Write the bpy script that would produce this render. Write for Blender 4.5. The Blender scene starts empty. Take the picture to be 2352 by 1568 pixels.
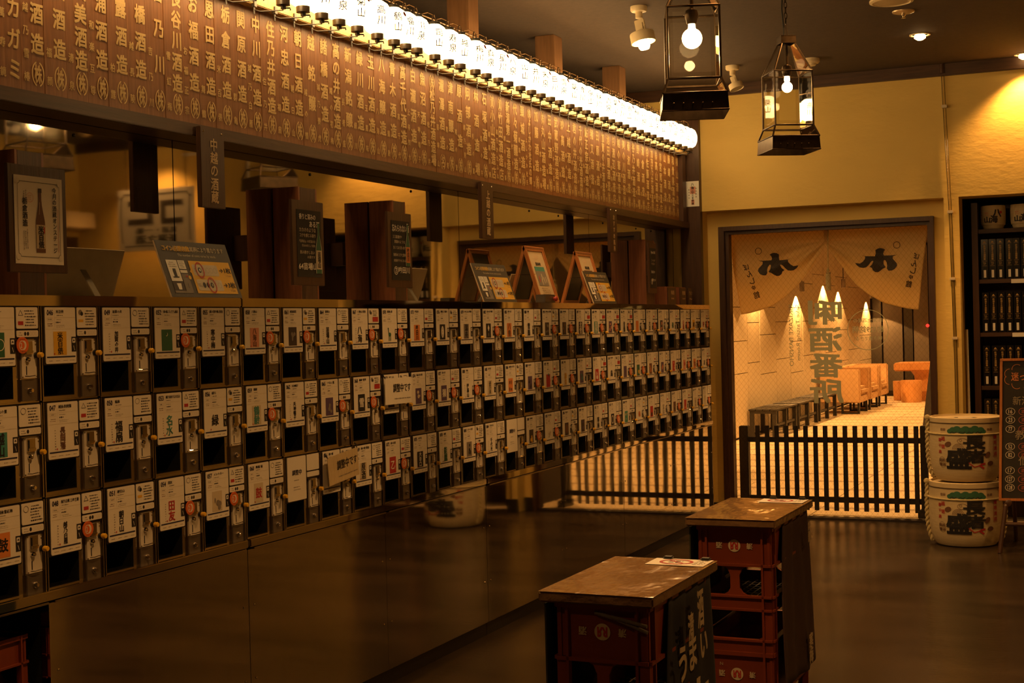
import bpy, bmesh, math, random
from mathutils import Vector, Matrix
random.seed(7)
S = bpy.context.scene
COL = S.collection
PI = math.pi

# ------------------------------------------------------------------ camera, world, exposure
def set_camera():
    yaw, pitch, roll = 0.412958, -0.010130, -0.025120
    cy, sy, cp, sp = math.cos(yaw), math.sin(yaw), math.cos(pitch), math.sin(pitch)
    f = Vector((-sy*cp, cy*cp, sp)); r0 = Vector((cy, sy, 0)); u0 = r0.cross(f)
    r = math.cos(roll)*r0 + math.sin(roll)*u0; u = -math.sin(roll)*r0 + math.cos(roll)*u0
    m = Matrix((r, u, -f)).transposed().to_4x4()
    m.translation = (2.76, 0, 1.42)
    c = bpy.data.cameras.new('camera'); c.lens = 50; c.sensor_width = 36; c.sensor_fit = 'HORIZONTAL'
    c.clip_start = .05; c.clip_end = 100
    o = bpy.data.objects.new('camera', c); COL.objects.link(o); o.matrix_world = m
    S.camera = o
set_camera()
S.view_settings.view_transform = 'Standard'; S.view_settings.look = 'None'
S.view_settings.exposure = 0.0; S.view_settings.gamma = 1.0; S.view_settings.use_curve_mapping = False
w = bpy.data.worlds.new('world'); S.world = w; w.use_nodes = True
w.node_tree.nodes['Background'].inputs[0].default_value = (1, .6, .3, 1)
w.node_tree.nodes['Background'].inputs[1].default_value = .002

# light strengths, all in one place
WARM = (1, .47, .135)
LANTERN = (1, .62, .25); LANTERN_STRENGTH = 15
DOWN_W = 90; SPOT_W = 26; BULB_STRENGTH = 30; CORRIDOR_W = 2500; WASH_W = 900

# ------------------------------------------------------------------ materials
MATS = {}
def M(name, col=(.5, .5, .5), rough=.5, metal=0., var=.06, scale=18., bump=0., bscale=None, stretch=(1, 1, 1),
      emit=None, strength=0., spec=.5, col2=None, aniso=0., coat=0.):
    if name in MATS: return MATS[name]
    m = bpy.data.materials.new(name); m.use_nodes = True
    nt = m.node_tree; b = nt.nodes['Principled BSDF']
    b.inputs['Roughness'].default_value = rough; b.inputs['Metallic'].default_value = metal
    b.inputs['Specular IOR Level'].default_value = spec
    if coat: b.inputs['Coat Weight'].default_value = coat; b.inputs['Coat Roughness'].default_value = .1
    tc = nt.nodes.new('ShaderNodeTexCoord'); mp = nt.nodes.new('ShaderNodeMapping')
    mp.inputs['Scale'].default_value = stretch
    nt.links.new(tc.outputs['Object'], mp.inputs[0])
    nz = nt.nodes.new('ShaderNodeTexNoise'); nz.inputs['Scale'].default_value = scale; nz.inputs['Detail'].default_value = 5
    nt.links.new(mp.outputs[0], nz.inputs['Vector'])
    rp = nt.nodes.new('ShaderNodeValToRGB')
    a = col; c = col2 if col2 else tuple(min(1, x*(1+var)) for x in col)
    d = col if col2 else tuple(x*(1-var) for x in col)
    rp.color_ramp.elements[0].color = (*d, 1); rp.color_ramp.elements[1].color = (*c, 1)
    rp.color_ramp.elements[0].position = .3; rp.color_ramp.elements[1].position = .7
    nt.links.new(nz.outputs['Fac'], rp.inputs[0]); nt.links.new(rp.outputs[0], b.inputs['Base Color'])
    if bump:
        n2 = nt.nodes.new('ShaderNodeTexNoise'); n2.inputs['Scale'].default_value = bscale or scale; n2.inputs['Detail'].default_value = 3
        nt.links.new(mp.outputs[0], n2.inputs['Vector'])
        bp = nt.nodes.new('ShaderNodeBump'); bp.inputs['Strength'].default_value = 1.0; bp.inputs['Distance'].default_value = bump
        nt.links.new(n2.outputs['Fac'], bp.inputs['Height']); nt.links.new(bp.outputs[0], b.inputs['Normal'])
    if emit:
        b.inputs['Emission Color'].default_value = (*emit, 1); b.inputs['Emission Strength'].default_value = strength
    MATS[name] = m
    return m
def wood(name, c1, c2, rough=.45, axis='z', sc=9.):
    st = {'z': (9, 9, .7), 'y': (9, .7, 9), 'x': (.7, 9, 9)}[axis]
    return M(name, c1, rough, col2=c2, scale=sc, stretch=st, bump=.0006, bscale=sc*1.5)
def glass(name, tint=(.92, .94, .9), refl=.12, pattern=False):
    if name in MATS: return MATS[name]
    m = bpy.data.materials.new(name); m.use_nodes = True; nt = m.node_tree
    for n in list(nt.nodes): nt.nodes.remove(n)
    out = nt.nodes.new('ShaderNodeOutputMaterial'); mx = nt.nodes.new('ShaderNodeMixShader')
    tr = nt.nodes.new('ShaderNodeBsdfTransparent'); gl = nt.nodes.new('ShaderNodeBsdfGlossy')
    tr.inputs[0].default_value = (*tint, 1); gl.inputs['Roughness'].default_value = .02
    lw = nt.nodes.new('ShaderNodeLayerWeight'); lw.inputs[0].default_value = refl
    nt.links.new(lw.outputs['Fresnel'], mx.inputs[0]); nt.links.new(tr.outputs[0], mx.inputs[1]); nt.links.new(gl.outputs[0], mx.inputs[2])
    nt.links.new(mx.outputs[0], out.inputs[0])
    if pattern:   # wired glass: thin crossed wires inside the pane
        tc = nt.nodes.new('ShaderNodeTexCoord'); sp = nt.nodes.new('ShaderNodeSeparateXYZ'); nt.links.new(tc.outputs['Object'], sp.inputs[0])
        last = None
        for sgn in (1, -1):
            mu = nt.nodes.new('ShaderNodeMath'); mu.operation = 'MULTIPLY'; mu.inputs[1].default_value = sgn*.8; nt.links.new(sp.outputs[2], mu.inputs[0])
            ad = nt.nodes.new('ShaderNodeMath'); ad.operation = 'ADD'; nt.links.new(sp.outputs[0], ad.inputs[0]); nt.links.new(mu.outputs[0], ad.inputs[1])
            sc = nt.nodes.new('ShaderNodeMath'); sc.operation = 'MULTIPLY'; sc.inputs[1].default_value = 1/.036; nt.links.new(ad.outputs[0], sc.inputs[0])
            fr = nt.nodes.new('ShaderNodeMath'); fr.operation = 'FRACT'; nt.links.new(sc.outputs[0], fr.inputs[0])
            lt = nt.nodes.new('ShaderNodeMath'); lt.operation = 'LESS_THAN'; lt.inputs[1].default_value = .06; nt.links.new(fr.outputs[0], lt.inputs[0])
            if last is None: last = lt
            else:
                mxx = nt.nodes.new('ShaderNodeMath'); mxx.operation = 'MAXIMUM'
                nt.links.new(last.outputs[0], mxx.inputs[0]); nt.links.new(lt.outputs[0], mxx.inputs[1]); last = mxx
        cr = nt.nodes.new('ShaderNodeValToRGB'); cr.color_ramp.elements[0].color = (*tint, 1); cr.color_ramp.elements[1].color = (.80, .78, .72, 1)
        nt.links.new(last.outputs[0], cr.inputs[0]); nt.links.new(cr.outputs[0], tr.inputs[0])
    MATS[name] = m
    return m

def translucent(m, col, k):      # thin cloth: part of the light comes through
    nt = m.node_tree; b = nt.nodes['Principled BSDF']; out = nt.nodes['Material Output']
    t = nt.nodes.new('ShaderNodeBsdfTranslucent'); t.inputs[0].default_value = (*col, 1); mx = nt.nodes.new('ShaderNodeMixShader'); mx.inputs[0].default_value = k
    nt.links.new(b.outputs[0], mx.inputs[1]); nt.links.new(t.outputs[0], mx.inputs[2]); nt.links.new(mx.outputs[0], out.inputs[0])
plaster = M('yellow_plaster', (.74, .53, .15), .75, var=.04, scale=3, bump=.0022, bscale=26, stretch=(.7, 1, 1.5))
ceil_m = M('ceiling_paper', (.062, .040, .026), .85, var=.12, scale=40, bump=.001, bscale=160)
floor_m = M('dark_concrete', (.012, .008, .005), .24, col2=(.060, .040, .022), scale=1.7, bump=.0008, bscale=30, stretch=(.45, 1.3, 1))
mirror_m = M('mirror_steel', (.58, .55, .47), .03, 1., var=.02, bump=.0007, bscale=1.7, stretch=(1, 1, .6))
panel_m = M('dark_mirror_steel', (.62, .57, .48), .035, 1., var=.03, bump=.0009, bscale=2.0, stretch=(1, 1, .6))
steel = M('steel', (.55, .50, .43), .16, 1., var=.05, scale=40)
steel_dark = M('grey_steel', (.20, .175, .15), .38, .7, var=.05)
plate_m = M('coin_plate_steel', (.66, .62, .55), .5, .1, var=.04)
chrome = M('chrome', (.75, .70, .62), .08, 1.)
black = M('black_plastic', (.012, .011, .010), .4)
black_gloss = M('black_gloss', (.010, .009, .008), .18)
deep = M('alcove_black', (.004, .004, .004), .7)
card_m = M('card_paper', (.78, .74, .66), .6, var=.02)
white_m = M('white_paper', (.82, .79, .72), .6, var=.02)
board_w = wood('board_plank_wood', (.165, .060, .017), (.25, .10, .032), .42)
dark_w = wood('dark_brown_wood', (.050, .021, .010), (.078, .034, .016), .4)
dark_wy = wood('dark_trim_wood', (.045, .020, .010), (.075, .034, .016), .4, 'y')
dark_wx = wood('dark_beam_wood', (.045, .020, .010), (.085, .038, .017), .45, 'x')
red_w = wood('red_brown_wood', (.17, .055, .024), (.27, .10, .045), .38)
orange_w = wood('orange_frame_wood', (.42, .15, .045), (.55, .22, .07), .3)
gold = M('gold_lettering', (.62, .43, .18), .5, var=.03)
cream_sign = M('sign_lettering', (.72, .55, .32), .5)
yellow_p = M('yellow_button', (.80, .46, .03), .35)
orange_p = M('orange_badge', (.72, .15, .03), .45)
red_p = M('red_paint', (.50, .04, .025), .4)
crate_m = M('crate_plastic', (.21, .042, .014), .42, var=.12, scale=8)
navy_c = M('navy_cloth', (.016, .018, .026), .8, bump=.0006, bscale=300)
plum_c = M('plum_cloth', (.045, .022, .022), .8, bump=.0006, bscale=300)
green_c = M('green_cloth', (.03, .035, .02), .85, bump=.0006, bscale=300)
straw = M('straw_mat', (.62, .50, .28), .7, col2=(.70, .58, .36), scale=14, stretch=(1, 1, 10), bump=.0006, bscale=60)
rope_m = M('straw_rope', (.60, .50, .26), .8, var=.15, scale=40, bump=.002, bscale=60)
lid_w = wood('barrel_lid_wood', (.52, .24, .07), (.62, .30, .10), .4, 'x')
noren_m = M('noren_cloth', (.80, .66, .36), .85, var=.03, scale=6, bump=.0004, bscale=400)
translucent(noren_m, (.85, .66, .34), .45)
leather = M('tan_leather', (.60, .38, .19), .35, var=.06, bump=.001, bscale=60)
stump_w = wood('stump_wood', (.55, .24, .07), (.72, .36, .13), .35)
slate_w = M('bench_black', (.03, .027, .023), .5)
tile_m = M('pale_tile', (.66, .53, .34), .5, var=.10, scale=6)
tile_d = M('joint_tile', (.40, .30, .19), .55, var=.12, scale=6)
panelw = M('white_wall_panel', (.74, .62, .43), .5, var=.02)
far_m = M('far_dark_wall', (.06, .045, .03), .6, var=.3, scale=1.5)
brass = M('antique_brass', (.055, .036, .02), .32, .8, var=.3, scale=30)
lamp_white = M('lamp_enamel', (.72, .60, .38), .45)
chalk_b = M('chalkboard', (.022, .018, .014), .75, var=.25, scale=6)
chalk_w = M('chalk_white', (.70, .62, .50), .9)
chalk_p = M('chalk_pink', (.45, .12, .08), .9)
chalk_o = M('chalk_orange', (.62, .22, .08), .9)
clear_g = glass('lamp_glass', (.90, .89, .85), .16)
pane_g = glass('wired_door_glass', (.93, .93, .90), .10, True)
tube_g = glass('clear_tube', (.86, .82, .76), .3)
wrap_m = M('wrapped_board', (.34, .20, .08), .10, var=.10, scale=5, bump=.008, bscale=10, stretch=(1, .5, 1), spec=.7, coat=.5)
INK = {'k': M('ink_black', (.015, .013, .012), .6), 'n': M('ink_navy', (.018, .018, .055), .6), 'g': M('ink_grey', (.22, .19, .16), .7),
       'r': M('ink_red', (.45, .03, .025), .6), 'e': M('ink_green', (.03, .13, .07), .6), 'y': M('ink_yellow', (.72, .42, .04), .6),
       'o': M('ink_orange', (.70, .24, .06), .6), 'p': M('ink_purple', (.10, .06, .14), .6), 'b': M('ink_brown', (.16, .07, .035), .6),
       't': M('ink_teal', (.05, .25, .22), .6), 'w': M('ink_white', (.80, .76, .68), .6), 'l': M('ink_pale', (.58, .50, .36), .7),
       'i': M('ink_pink', (.68, .30, .20), .6), 'd': M('ink_dark', (.05, .035, .03), .6)}
IK = list(INK); INKS = [INK[k] for k in IK]
def ik(c): return IK.index(c)
paper_glow = M('lantern_paper', (.80, .70, .50), .7, bump=.003, bscale=1, stretch=(.01, .01, 90), emit=LANTERN, strength=LANTERN_STRENGTH)
bulb_glow = M('bulb_glow', (.9, .8, .6), .3, emit=(1, .62, .26), strength=BULB_STRENGTH)
lens_glow = M('lamp_glow', (.9, .8, .6), .3, emit=(1, .58, .22), strength=14)
red_glow = M('red_indicator', (.5, .02, .02), .3, emit=(1, .03, .02), strength=2.5)

# ------------------------------------------------------------------ glyphs and mesh building
GL = {}
TS = bpy.data.scenes.new('glyph_scratch')
def glyph(body, res=2):
    key = (body, res)
    if key in GL: return GL[key]
    c = bpy.data.curves.new('t', 'FONT'); c.body = body; c.fill_mode = 'FRONT'; c.resolution_u = res
    o = bpy.data.objects.new('t', c); TS.collection.objects.link(o)
    TS.view_layers[0].update(); dg = TS.view_layers[0].depsgraph
    me = bpy.data.meshes.new_from_object(o.evaluated_get(dg))
    vs = [(v.co.x, v.co.y) for v in me.vertices]; fs = [tuple(p.vertices) for p in me.polygons]
    bpy.data.objects.remove(o); bpy.data.curves.remove(c); bpy.data.meshes.remove(me)
    if not vs: vs = [(0, 0)]
    x0 = min(v[0] for v in vs); x1 = max(v[0] for v in vs); y0 = min(v[1] for v in vs); y1 = max(v[1] for v in vs)
    GL[key] = (vs, fs, (x0, x1, y0, y1))
    return GL[key]

class Fr:   # a plane in space: origin, right, up and outward normal
    def __init__(s, o, u=(1, 0, 0), v=(0, 0, 1), n=None):
        s.o, s.u, s.v = Vector(o), Vector(u).normalized(), Vector(v).normalized()
        s.n = Vector(n) if n else s.u.cross(s.v)
    def __call__(s, x, y, d=0.): return s.o + s.u*x + s.v*y + s.n*d

class MB:
    def __init__(s): s.v, s.f, s.m = [], [], []
    def add(s, vs, fs, mi=0):
        b = len(s.v); s.v += [tuple(v) for v in vs]; s.f += [tuple(b+i for i in f) for f in fs]; s.m += [mi]*len(fs)
        return s
    def box(s, x0, x1, y0, y1, z0, z1, mi=0):
        return s.add([(x0,y0,z0),(x1,y0,z0),(x1,y1,z0),(x0,y1,z0),(x0,y0,z1),(x1,y0,z1),(x1,y1,z1),(x0,y1,z1)],
                     [(0,3,2,1),(4,5,6,7),(0,1,5,4),(1,2,6,5),(2,3,7,6),(3,0,4,7)], mi)
    def fbox(s, fr, x0, x1, y0, y1, d0, d1, mi=0):
        p = [fr(x, y, d) for d in (d0, d1) for x, y in ((x0,y0),(x1,y0),(x1,y1),(x0,y1))]
        return s.add(p, [(3,2,1,0),(4,5,6,7),(0,1,5,4),(1,2,6,5),(2,3,7,6),(3,0,4,7)], mi)
    def poly(s, fr, pts, d0, d1=None, mi=0):
        n = len(pts)
        if d1 is None: return s.add([fr(x, y, d0) for x, y in pts], [tuple(range(n))], mi)
        return s.add([fr(x, y, d0) for x, y in pts]+[fr(x, y, d1) for x, y in pts],
                     [tuple(range(n))[::-1], tuple(range(n, 2*n))]+[(i, (i+1) % n, n+(i+1) % n, n+i) for i in range(n)], mi)
    def rect(s, fr, x0, x1, y0, y1, d=0., mi=0): return s.poly(fr, [(x0,y0),(x1,y0),(x1,y1),(x0,y1)], d, None, mi)
    def rrect(s, fr, x0, x1, y0, y1, r, d0, d1=None, mi=0, n=3):
        pts = []
        for cx, cy, a0 in ((x1-r,y0+r,-PI/2),(x1-r,y1-r,0),(x0+r,y1-r,PI/2),(x0+r,y0+r,PI)):
            for k in range(n+1): a = a0+k*PI/2/n; pts.append((cx+r*math.cos(a), cy+r*math.sin(a)))
        return s.poly(fr, pts, d0, d1, mi)
    def disc(s, fr, x, y, r, d0, d1=None, mi=0, n=20, ry=None):
        ry = ry or r
        return s.poly(fr, [(x+r*math.cos(2*PI*k/n), y+ry*math.sin(2*PI*k/n)) for k in range(n)], d0, d1, mi)
    def ring(s, fr, x, y, r, t, d, mi=0, n=28, ry=None, a0=0., a1=2*PI):
        ry = ry or r; vs = []; fs = []
        for k in range(n+1):
            a = a0+(a1-a0)*k/n; c, si = math.cos(a), math.sin(a)
            vs += [fr(x+r*c, y+ry*si, d), fr(x+(r-t)*c, y+(ry-t)*si, d)]
        for k in range(n): fs.append((2*k, 2*k+2, 2*k+3, 2*k+1))
        return s.add(vs, fs, mi)
    def frame_lines(s, fr, x0, x1, y0, y1, t, d, mi=0):
        s.rect(fr, x0, x1, y0, y0+t, d, mi); s.rect(fr, x0, x1, y1-t, y1, d, mi)
        s.rect(fr, x0, x0+t, y0, y1, d, mi); return s.rect(fr, x1-t, x1, y0, y1, d, mi)
    def stroke(s, fr, pts, t, d, mi=0):
        for (ax, ay), (bx, by) in zip(pts, pts[1:]):
            L = math.hypot(bx-ax, by-ay) or 1e-6; nx, ny = -(by-ay)/L*t/2, (bx-ax)/L*t/2
            s.poly(fr, [(ax+nx,ay+ny),(ax-nx,ay-ny),(bx-nx,by-ny),(bx+nx,by+ny)], d, None, mi)
        return s
    def tube(s, pts, r, n=8, mi=0, closed=False):
        P = [Vector(p) for p in pts]; k = len(P); vs = []; fs = []
        R = r if isinstance(r, (list, tuple)) else [r]*k
        up = Vector((0, 0, 1)); prev = None
        for i in range(k):
            t = (P[(i+1) % k]-P[i-1]) if closed else (P[min(i+1, k-1)]-P[max(i-1, 0)])
            t.normalize()
            a = prev - t*prev.dot(t) if prev else (up.cross(t) if abs(t.dot(up)) < .95 else Vector((1, 0, 0)).cross(t))
            if a.length < 1e-6: a = Vector((1, 0, 0)).cross(t)
            a.normalize(); prev = a; b = t.cross(a)
            vs += [P[i]+(a*math.cos(2*PI*j/n)+b*math.sin(2*PI*j/n))*R[i] for j in range(n)]
        for i in range(k if closed else k-1):
            i2 = (i+1) % k
            for j in range(n): fs.append((i*n+j, i*n+(j+1) % n, i2*n+(j+1) % n, i2*n+j))
        if not closed: fs += [tuple(range(n))[::-1], tuple(range((k-1)*n, k*n))]
        return s.add(vs, fs, mi)
    def lathe(s, prof, n=20, c=(0, 0, 0), mi=0, fr=None):
        vs = []; fs = []; k = len(prof); C = Vector(c)
        for r, z in prof:
            for j in range(n):
                a = 2*PI*j/n; x, y = max(r, 1e-5)*math.cos(a), max(r, 1e-5)*math.sin(a)
                vs.append(fr(x, y, z) if fr else C+Vector((x, y, z)))
        for i in range(k-1):
            for j in range(n): fs.append((i*n+j, i*n+(j+1) % n, (i+1)*n+(j+1) % n, (i+1)*n+j))
        fs += [tuple(range(n))[::-1], tuple(range((k-1)*n, k*n))]
        return s.add(vs, fs, mi)
    def text(s, fr, body, cx, cy, w=None, h=None, d=0., mi=0, bold=0., mirror=False, rot=0., res=2, sq=None):
        """body centred on cx, cy in the plane; fitted to width w and/or height h (both: stretched)"""
        vs, fs, (x0, x1, y0, y1) = glyph(body, res)
        W, H = max(x1-x0, 1e-4), max(y1-y0, 1e-4)
        if sq: sx = sy = sq
        else:
            sx = w/W if w else h/H; sy = h/H if h else w/W
        if mirror: sx = -sx
        mx, my = (x0+x1)/2, (y0+y1)/2; c, si = math.cos(rot), math.sin(rot)
        q = bold*.6; sh = ((-q, -q), (q, -q), (-q, q), (q, q)) if bold else ((0, 0),)      # bold: the stroke drawn four times, a hair apart
        for e_, (dx, dy) in enumerate(sh):
            out = []
            for x, y in vs:
                X, Y = (x-mx+dx)*sx, (y-my+dy)*sy
                out.append(fr(cx+X*c-Y*si, cy+X*si+Y*c, d+e_*.00015))
            s.add(out, fs, mi)
        return s
    def vtext(s, fr, body, cx, top, bottom, size, d=0., mi=0, bold=0., wide=1., mirror=False, res=2, lean=0.):
        """one column of characters, centres spread from top to bottom; small kana keep their size"""
        n = len(body)
        for i, ch in enumerate(body):
            y = top if n == 1 else top+(bottom-top)*i/(n-1)
            vs, fs, (x0, x1, y0, y1) = glyph(ch, res)
            k = size/.92
            if max(x1-x0, y1-y0)*k > size: k = size/max(x1-x0, y1-y0)
            s.text(fr, ch, cx+lean*i, y, w=(x1-x0)*k*wide, h=(y1-y0)*k, d=d, mi=mi, bold=bold, mirror=mirror, res=res)
        return s
    def lines(s, fr, x0, x1, y0, y1, n, d, mi, seed=0, t=.35):
        """rows of tiny handwriting far too small to read: short ticks of uneven length"""
        rg = random.Random(seed); st = (y1-y0)/n
        for i in range(n):
            x = x0+rg.random()*(x1-x0)*.15; yc = y1-(i+.5)*st; e = x1-rg.random()*(x1-x0)*.3
            while x < e:
                wd = st*(.25+.5*rg.random()); hh = st*t*(.5+.7*rg.random())
                s.rect(fr, x, min(x+wd, e), yc-hh/2, yc+hh/2, d, mi); x += wd+st*.22
        return s
    def bend(s, fn, step=.02, axis=0):
        """cut into strips so that flat print can follow a curved surface, then map every point"""
        me = bpy.data.meshes.new('b'); me.from_pydata(s.v, [], s.f)
        bm = bmesh.new(); bm.from_mesh(me); bpy.data.meshes.remove(me)
        for i, f in enumerate(bm.faces): f.material_index = s.m[i]
        lo = min(v[axis] for v in s.v); hi = max(v[axis] for v in s.v); k = math.floor(lo/step)*step+step
        nrm = [0, 0, 0]; nrm[axis] = 1
        while k < hi:
            co = [0, 0, 0]; co[axis] = k
            bmesh.ops.bisect_plane(bm, geom=bm.verts[:]+bm.edges[:]+bm.faces[:], plane_co=co, plane_no=nrm, dist=1e-6); k += step
        bm.verts.index_update()
        s.v = [tuple(fn(*v.co)) for v in bm.verts]; s.f = [tuple(v.index for v in f.verts) for f in bm.faces]; s.m = [f.material_index for f in bm.faces]
        bm.free(); return s
    def mesh(s, name, mats, org=(0, 0, 0), smooth=False, bevel=0.):
        me = bpy.data.meshes.new(name); o = Vector(org)
        me.from_pydata([tuple(Vector(v)-o) for v in s.v], [], s.f)
        for m in (mats if isinstance(mats, (list, tuple)) else [mats]): me.materials.append(m)
        if any(s.m): me.polygons.foreach_set('material_index', s.m)
        if bevel:
            bm = bmesh.new(); bm.from_mesh(me)
            bmesh.ops.bevel(bm, geom=bm.edges[:], offset=bevel, segments=2, affect='EDGES', clamp_overlap=True)
            bm.to_mesh(me); bm.free()
        if smooth:
            me.polygons.foreach_set('use_smooth', [True]*len(me.polygons))
            try: me.set_sharp_from_angle(angle=math.radians(40))
            except Exception: pass
        me.update(); return me
ORG = {}
def link(name, data, parent=None, org=None):
    o = bpy.data.objects.new(name, data); COL.objects.link(o)
    if parent: o.parent = parent; ORG[o.name] = ORG[parent.name]
    else: ORG[o.name] = Vector(org or (0, 0, 0)); o.location = ORG[o.name]
    return o
def thing(name, label, cat, org=(0, 0, 0), group=None):
    o = link(name, None, None, org); o.empty_display_size = .05
    return tag(o, label, cat, group)
def tag(o, label, cat, group=None):
    o['label'] = label; o['category'] = cat
    if group: o['group'] = group
    return o
def part(name, mb, mats, parent, smooth=False, bevel=0., label=None):
    o = link(name, mb.mesh(name, mats, ORG[parent.name], smooth, bevel), parent)
    if label: o['label'] = label
    return o
def solo(name, mb, mats, label, cat, org=(0, 0, 0), group=None, smooth=False, bevel=0.):
    return tag(link(name, mb.mesh(name, mats, org, smooth, bevel), None, org), label, cat, group)
def struct(name, mb, mats, smooth=False, bevel=0.):
    o = link(name, mb.mesh(name, mats, (0, 0, 0), smooth, bevel)); o['kind'] = 'structure'; return o
def copy_tree(o, parent=None):
    c = o.copy(); COL.objects.link(c); ORG[c.name] = ORG[o.name]
    if parent: c.parent = parent
    for ch in list(o.children): copy_tree(ch, c)
    return c
def light(name, kind, parent, loc, power, col=WARM, **kw):
    l = bpy.data.lights.new(name, kind); l.energy = power; l.color = col
    for k, v in kw.items(): setattr(l, k, v)
    o = bpy.data.objects.new(name, l); COL.objects.link(o); o.parent = parent; ORG[o.name] = ORG[parent.name]
    o.location = Vector(loc)-ORG[parent.name]; return o
ORD = 'first second third fourth fifth sixth seventh eighth ninth tenth eleventh twelfth thirteenth fourteenth fifteenth sixteenth seventeenth eighteenth nineteenth twentieth'.split()
def ordinal(n):
    if n <= 20: return ORD[n-1]
    t, u = divmod(n, 10); w_ = {2: 'twent', 3: 'thirt', 4: 'fort', 5: 'fift'}[t]
    return w_+'ieth' if u == 0 else w_+'y-'+ORD[u-1]
FW = lambda x=0, y=0, z=0: Fr((x, y, z), (0, 1, 0), (0, 0, 1), (1, 0, 0))       # on the left wall, facing the room
FB = lambda x=0, y=0, z=0: Fr((x, y, z), (1, 0, 0), (0, 0, 1), (0, -1, 0))      # on the back wall, facing the room
FU = lambda x=0, y=0, z=0: Fr((x, y, z), (1, 0, 0), (0, 1, 0), (0, 0, 1))       # lying flat

# ------------------------------------------------------------------ the room
CZ = 3.115; YB = 9.98; YD = 10.12
struct('floor', MB().box(-.9, 5.3, -2.6, 10.12, -.1, 0), floor_m)
struct('ceiling', MB().box(-1.1, 5.3, -2.6, 10.2, CZ, CZ+.1), ceil_m)
b = MB().box(-1.1, 5.3, YB, 10.2, 2.22, CZ)                      # above the openings
b.box(-1.1, -.093, YB, 10.2, 0, 2.22).box(1.593, 1.69, YB, 10.2, 0, 2.22).box(3.15, 5.3, YB, 10.2, 0, 2.22)
b.box(-.093, 0, YD, 10.2, 0, 2.22).box(1.512, 1.593, YD, 10.2, 0, 2.22).box(0, 1.512, YD, 10.2, 2.108, 2.22)
wall_back = struct('wall_back', b, plaster)
struct('wall_right', MB().box(5.15, 5.3, -2.6, YB, 0, CZ), plaster)
struct('wall_front', MB().box(-1.1, 5.3, -2.7, -2.6, 0, CZ), plaster)
wall_left = struct('wall_left', MB().box(-.9, -.312, -2.6, YB, 0, 2.62).box(-1.1, -.9, -2.6, YB, 0, CZ), M('left_wall_paint', (.05, .035, .02), .8))
struct('baseboard_back', MB().box(-.093, 0, 10.105, YD, 0, .1).box(1.512, 1.593, 10.105, YD, 0, .1).box(1.593, 1.69, 9.968, YB, 0, .1), black)
struct('trim_1', MB().box(-.9, 5.15, 9.945, YB, 3.035, CZ), dark_wx, bevel=.003)
struct('trim_2', MB().box(-.238, -.089, 9.93, 9.99, 0, 3.035), dark_w, bevel=.003)
for y0, y1 in ((6.535, 6.66), (7.70, 7.83), (8.845, 8.97)):
    struct('trim_3', MB().box(-.42, -.30, y0, y1, 2.62, CZ), M('post_wood', (.17, .085, .035), .45, col2=(.23, .115, .05), scale=9, stretch=(9, 9, .7)), bevel=.003)
# mirror panels on the left wall
for i, (y0, y1) in enumerate(((1.9, 4.075), (4.08, 6.36), (6.365, 8.2), (8.205, 9.93))):
    mp = part('mirror_panel', MB().box(-.312, -.30, y0, y1, 1.53, 2.16), mirror_m, wall_left)
    sc = MB()
    for yy in (y0+.25, y0+.9, y1-.5):
        sc.lathe([(.006, 0), (.006, .003), (.002, .005)], 10, fr=Fr((-.30, yy, 2.06), (0, 1, 0), (0, 0, 1), (1, 0, 0)))
    o = part('screw_heads', sc, black, mp); o['kind'] = 'stuff'

# ------------------------------------------------------------------ the door to the corridor
door = struct('door_1', MB().box(0, .042, 10.075, 10.2, 0, 2.108).box(1.485, 1.512, 10.075, 10.2, 0, 2.108).box(.042, 1.485, 10.075, 10.2, 2.076, 2.108), dark_w, bevel=.002)
part('inner_frame', MB().box(.042, .068, 10.11, 10.19, .02, 2.076).box(1.466, 1.485, 10.11, 10.19, .02, 2.076).box(.068, 1.466, 10.11, 10.19, 2.052, 2.076), dark_w, door)
part('sill', MB().box(0, 1.512, 10.10, 10.2, -.01, .012), M('dark_sill', (.02, .012, .008), .5), door)
pane = part('glass_pane', MB().box(.068, 1.466, 10.150, 10.156, .012, 2.052), pane_g, door)
gm = M('glass_lettering', (.50, .50, .32), .6)
fg = FB(0, 10.148, 0)
b = MB()
for ch, z, h in (('唎', 1.468, .165), ('酒', 1.277, .165), ('番', 1.092, .165), ('所', .910, .165)):
    b.text(fg, ch, .745, z, w=.225, h=h, mirror=True, bold=.045, res=3)
b.text(fg, 'KIKIZAKE BANSHO', .50, 1.31, w=.44, h=.030, rot=PI/2, mirror=True)
b.text(fg, 'Sake Tasting Room', .554, 1.33, w=.40, h=.036, rot=PI/2, mirror=True)
b.ring(fg, 1.042, 1.338, .143, .005, 0, n=48)
# the three lines of the round mark are seen from behind, like the other lettering
b.text(fg, '新潟全酒蔵の', 1.044, 1.405, w=.20, h=.030, mirror=True, bold=.01)
b.text(fg, '約129銘柄', 1.044, 1.342, w=.215, h=.047, mirror=True, bold=.02)
b.text(fg, '唎き酒できる!', 1.044, 1.278, w=.19, h=.030, mirror=True, bold=.01)
part('lettering', b, gm, pane)

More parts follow.
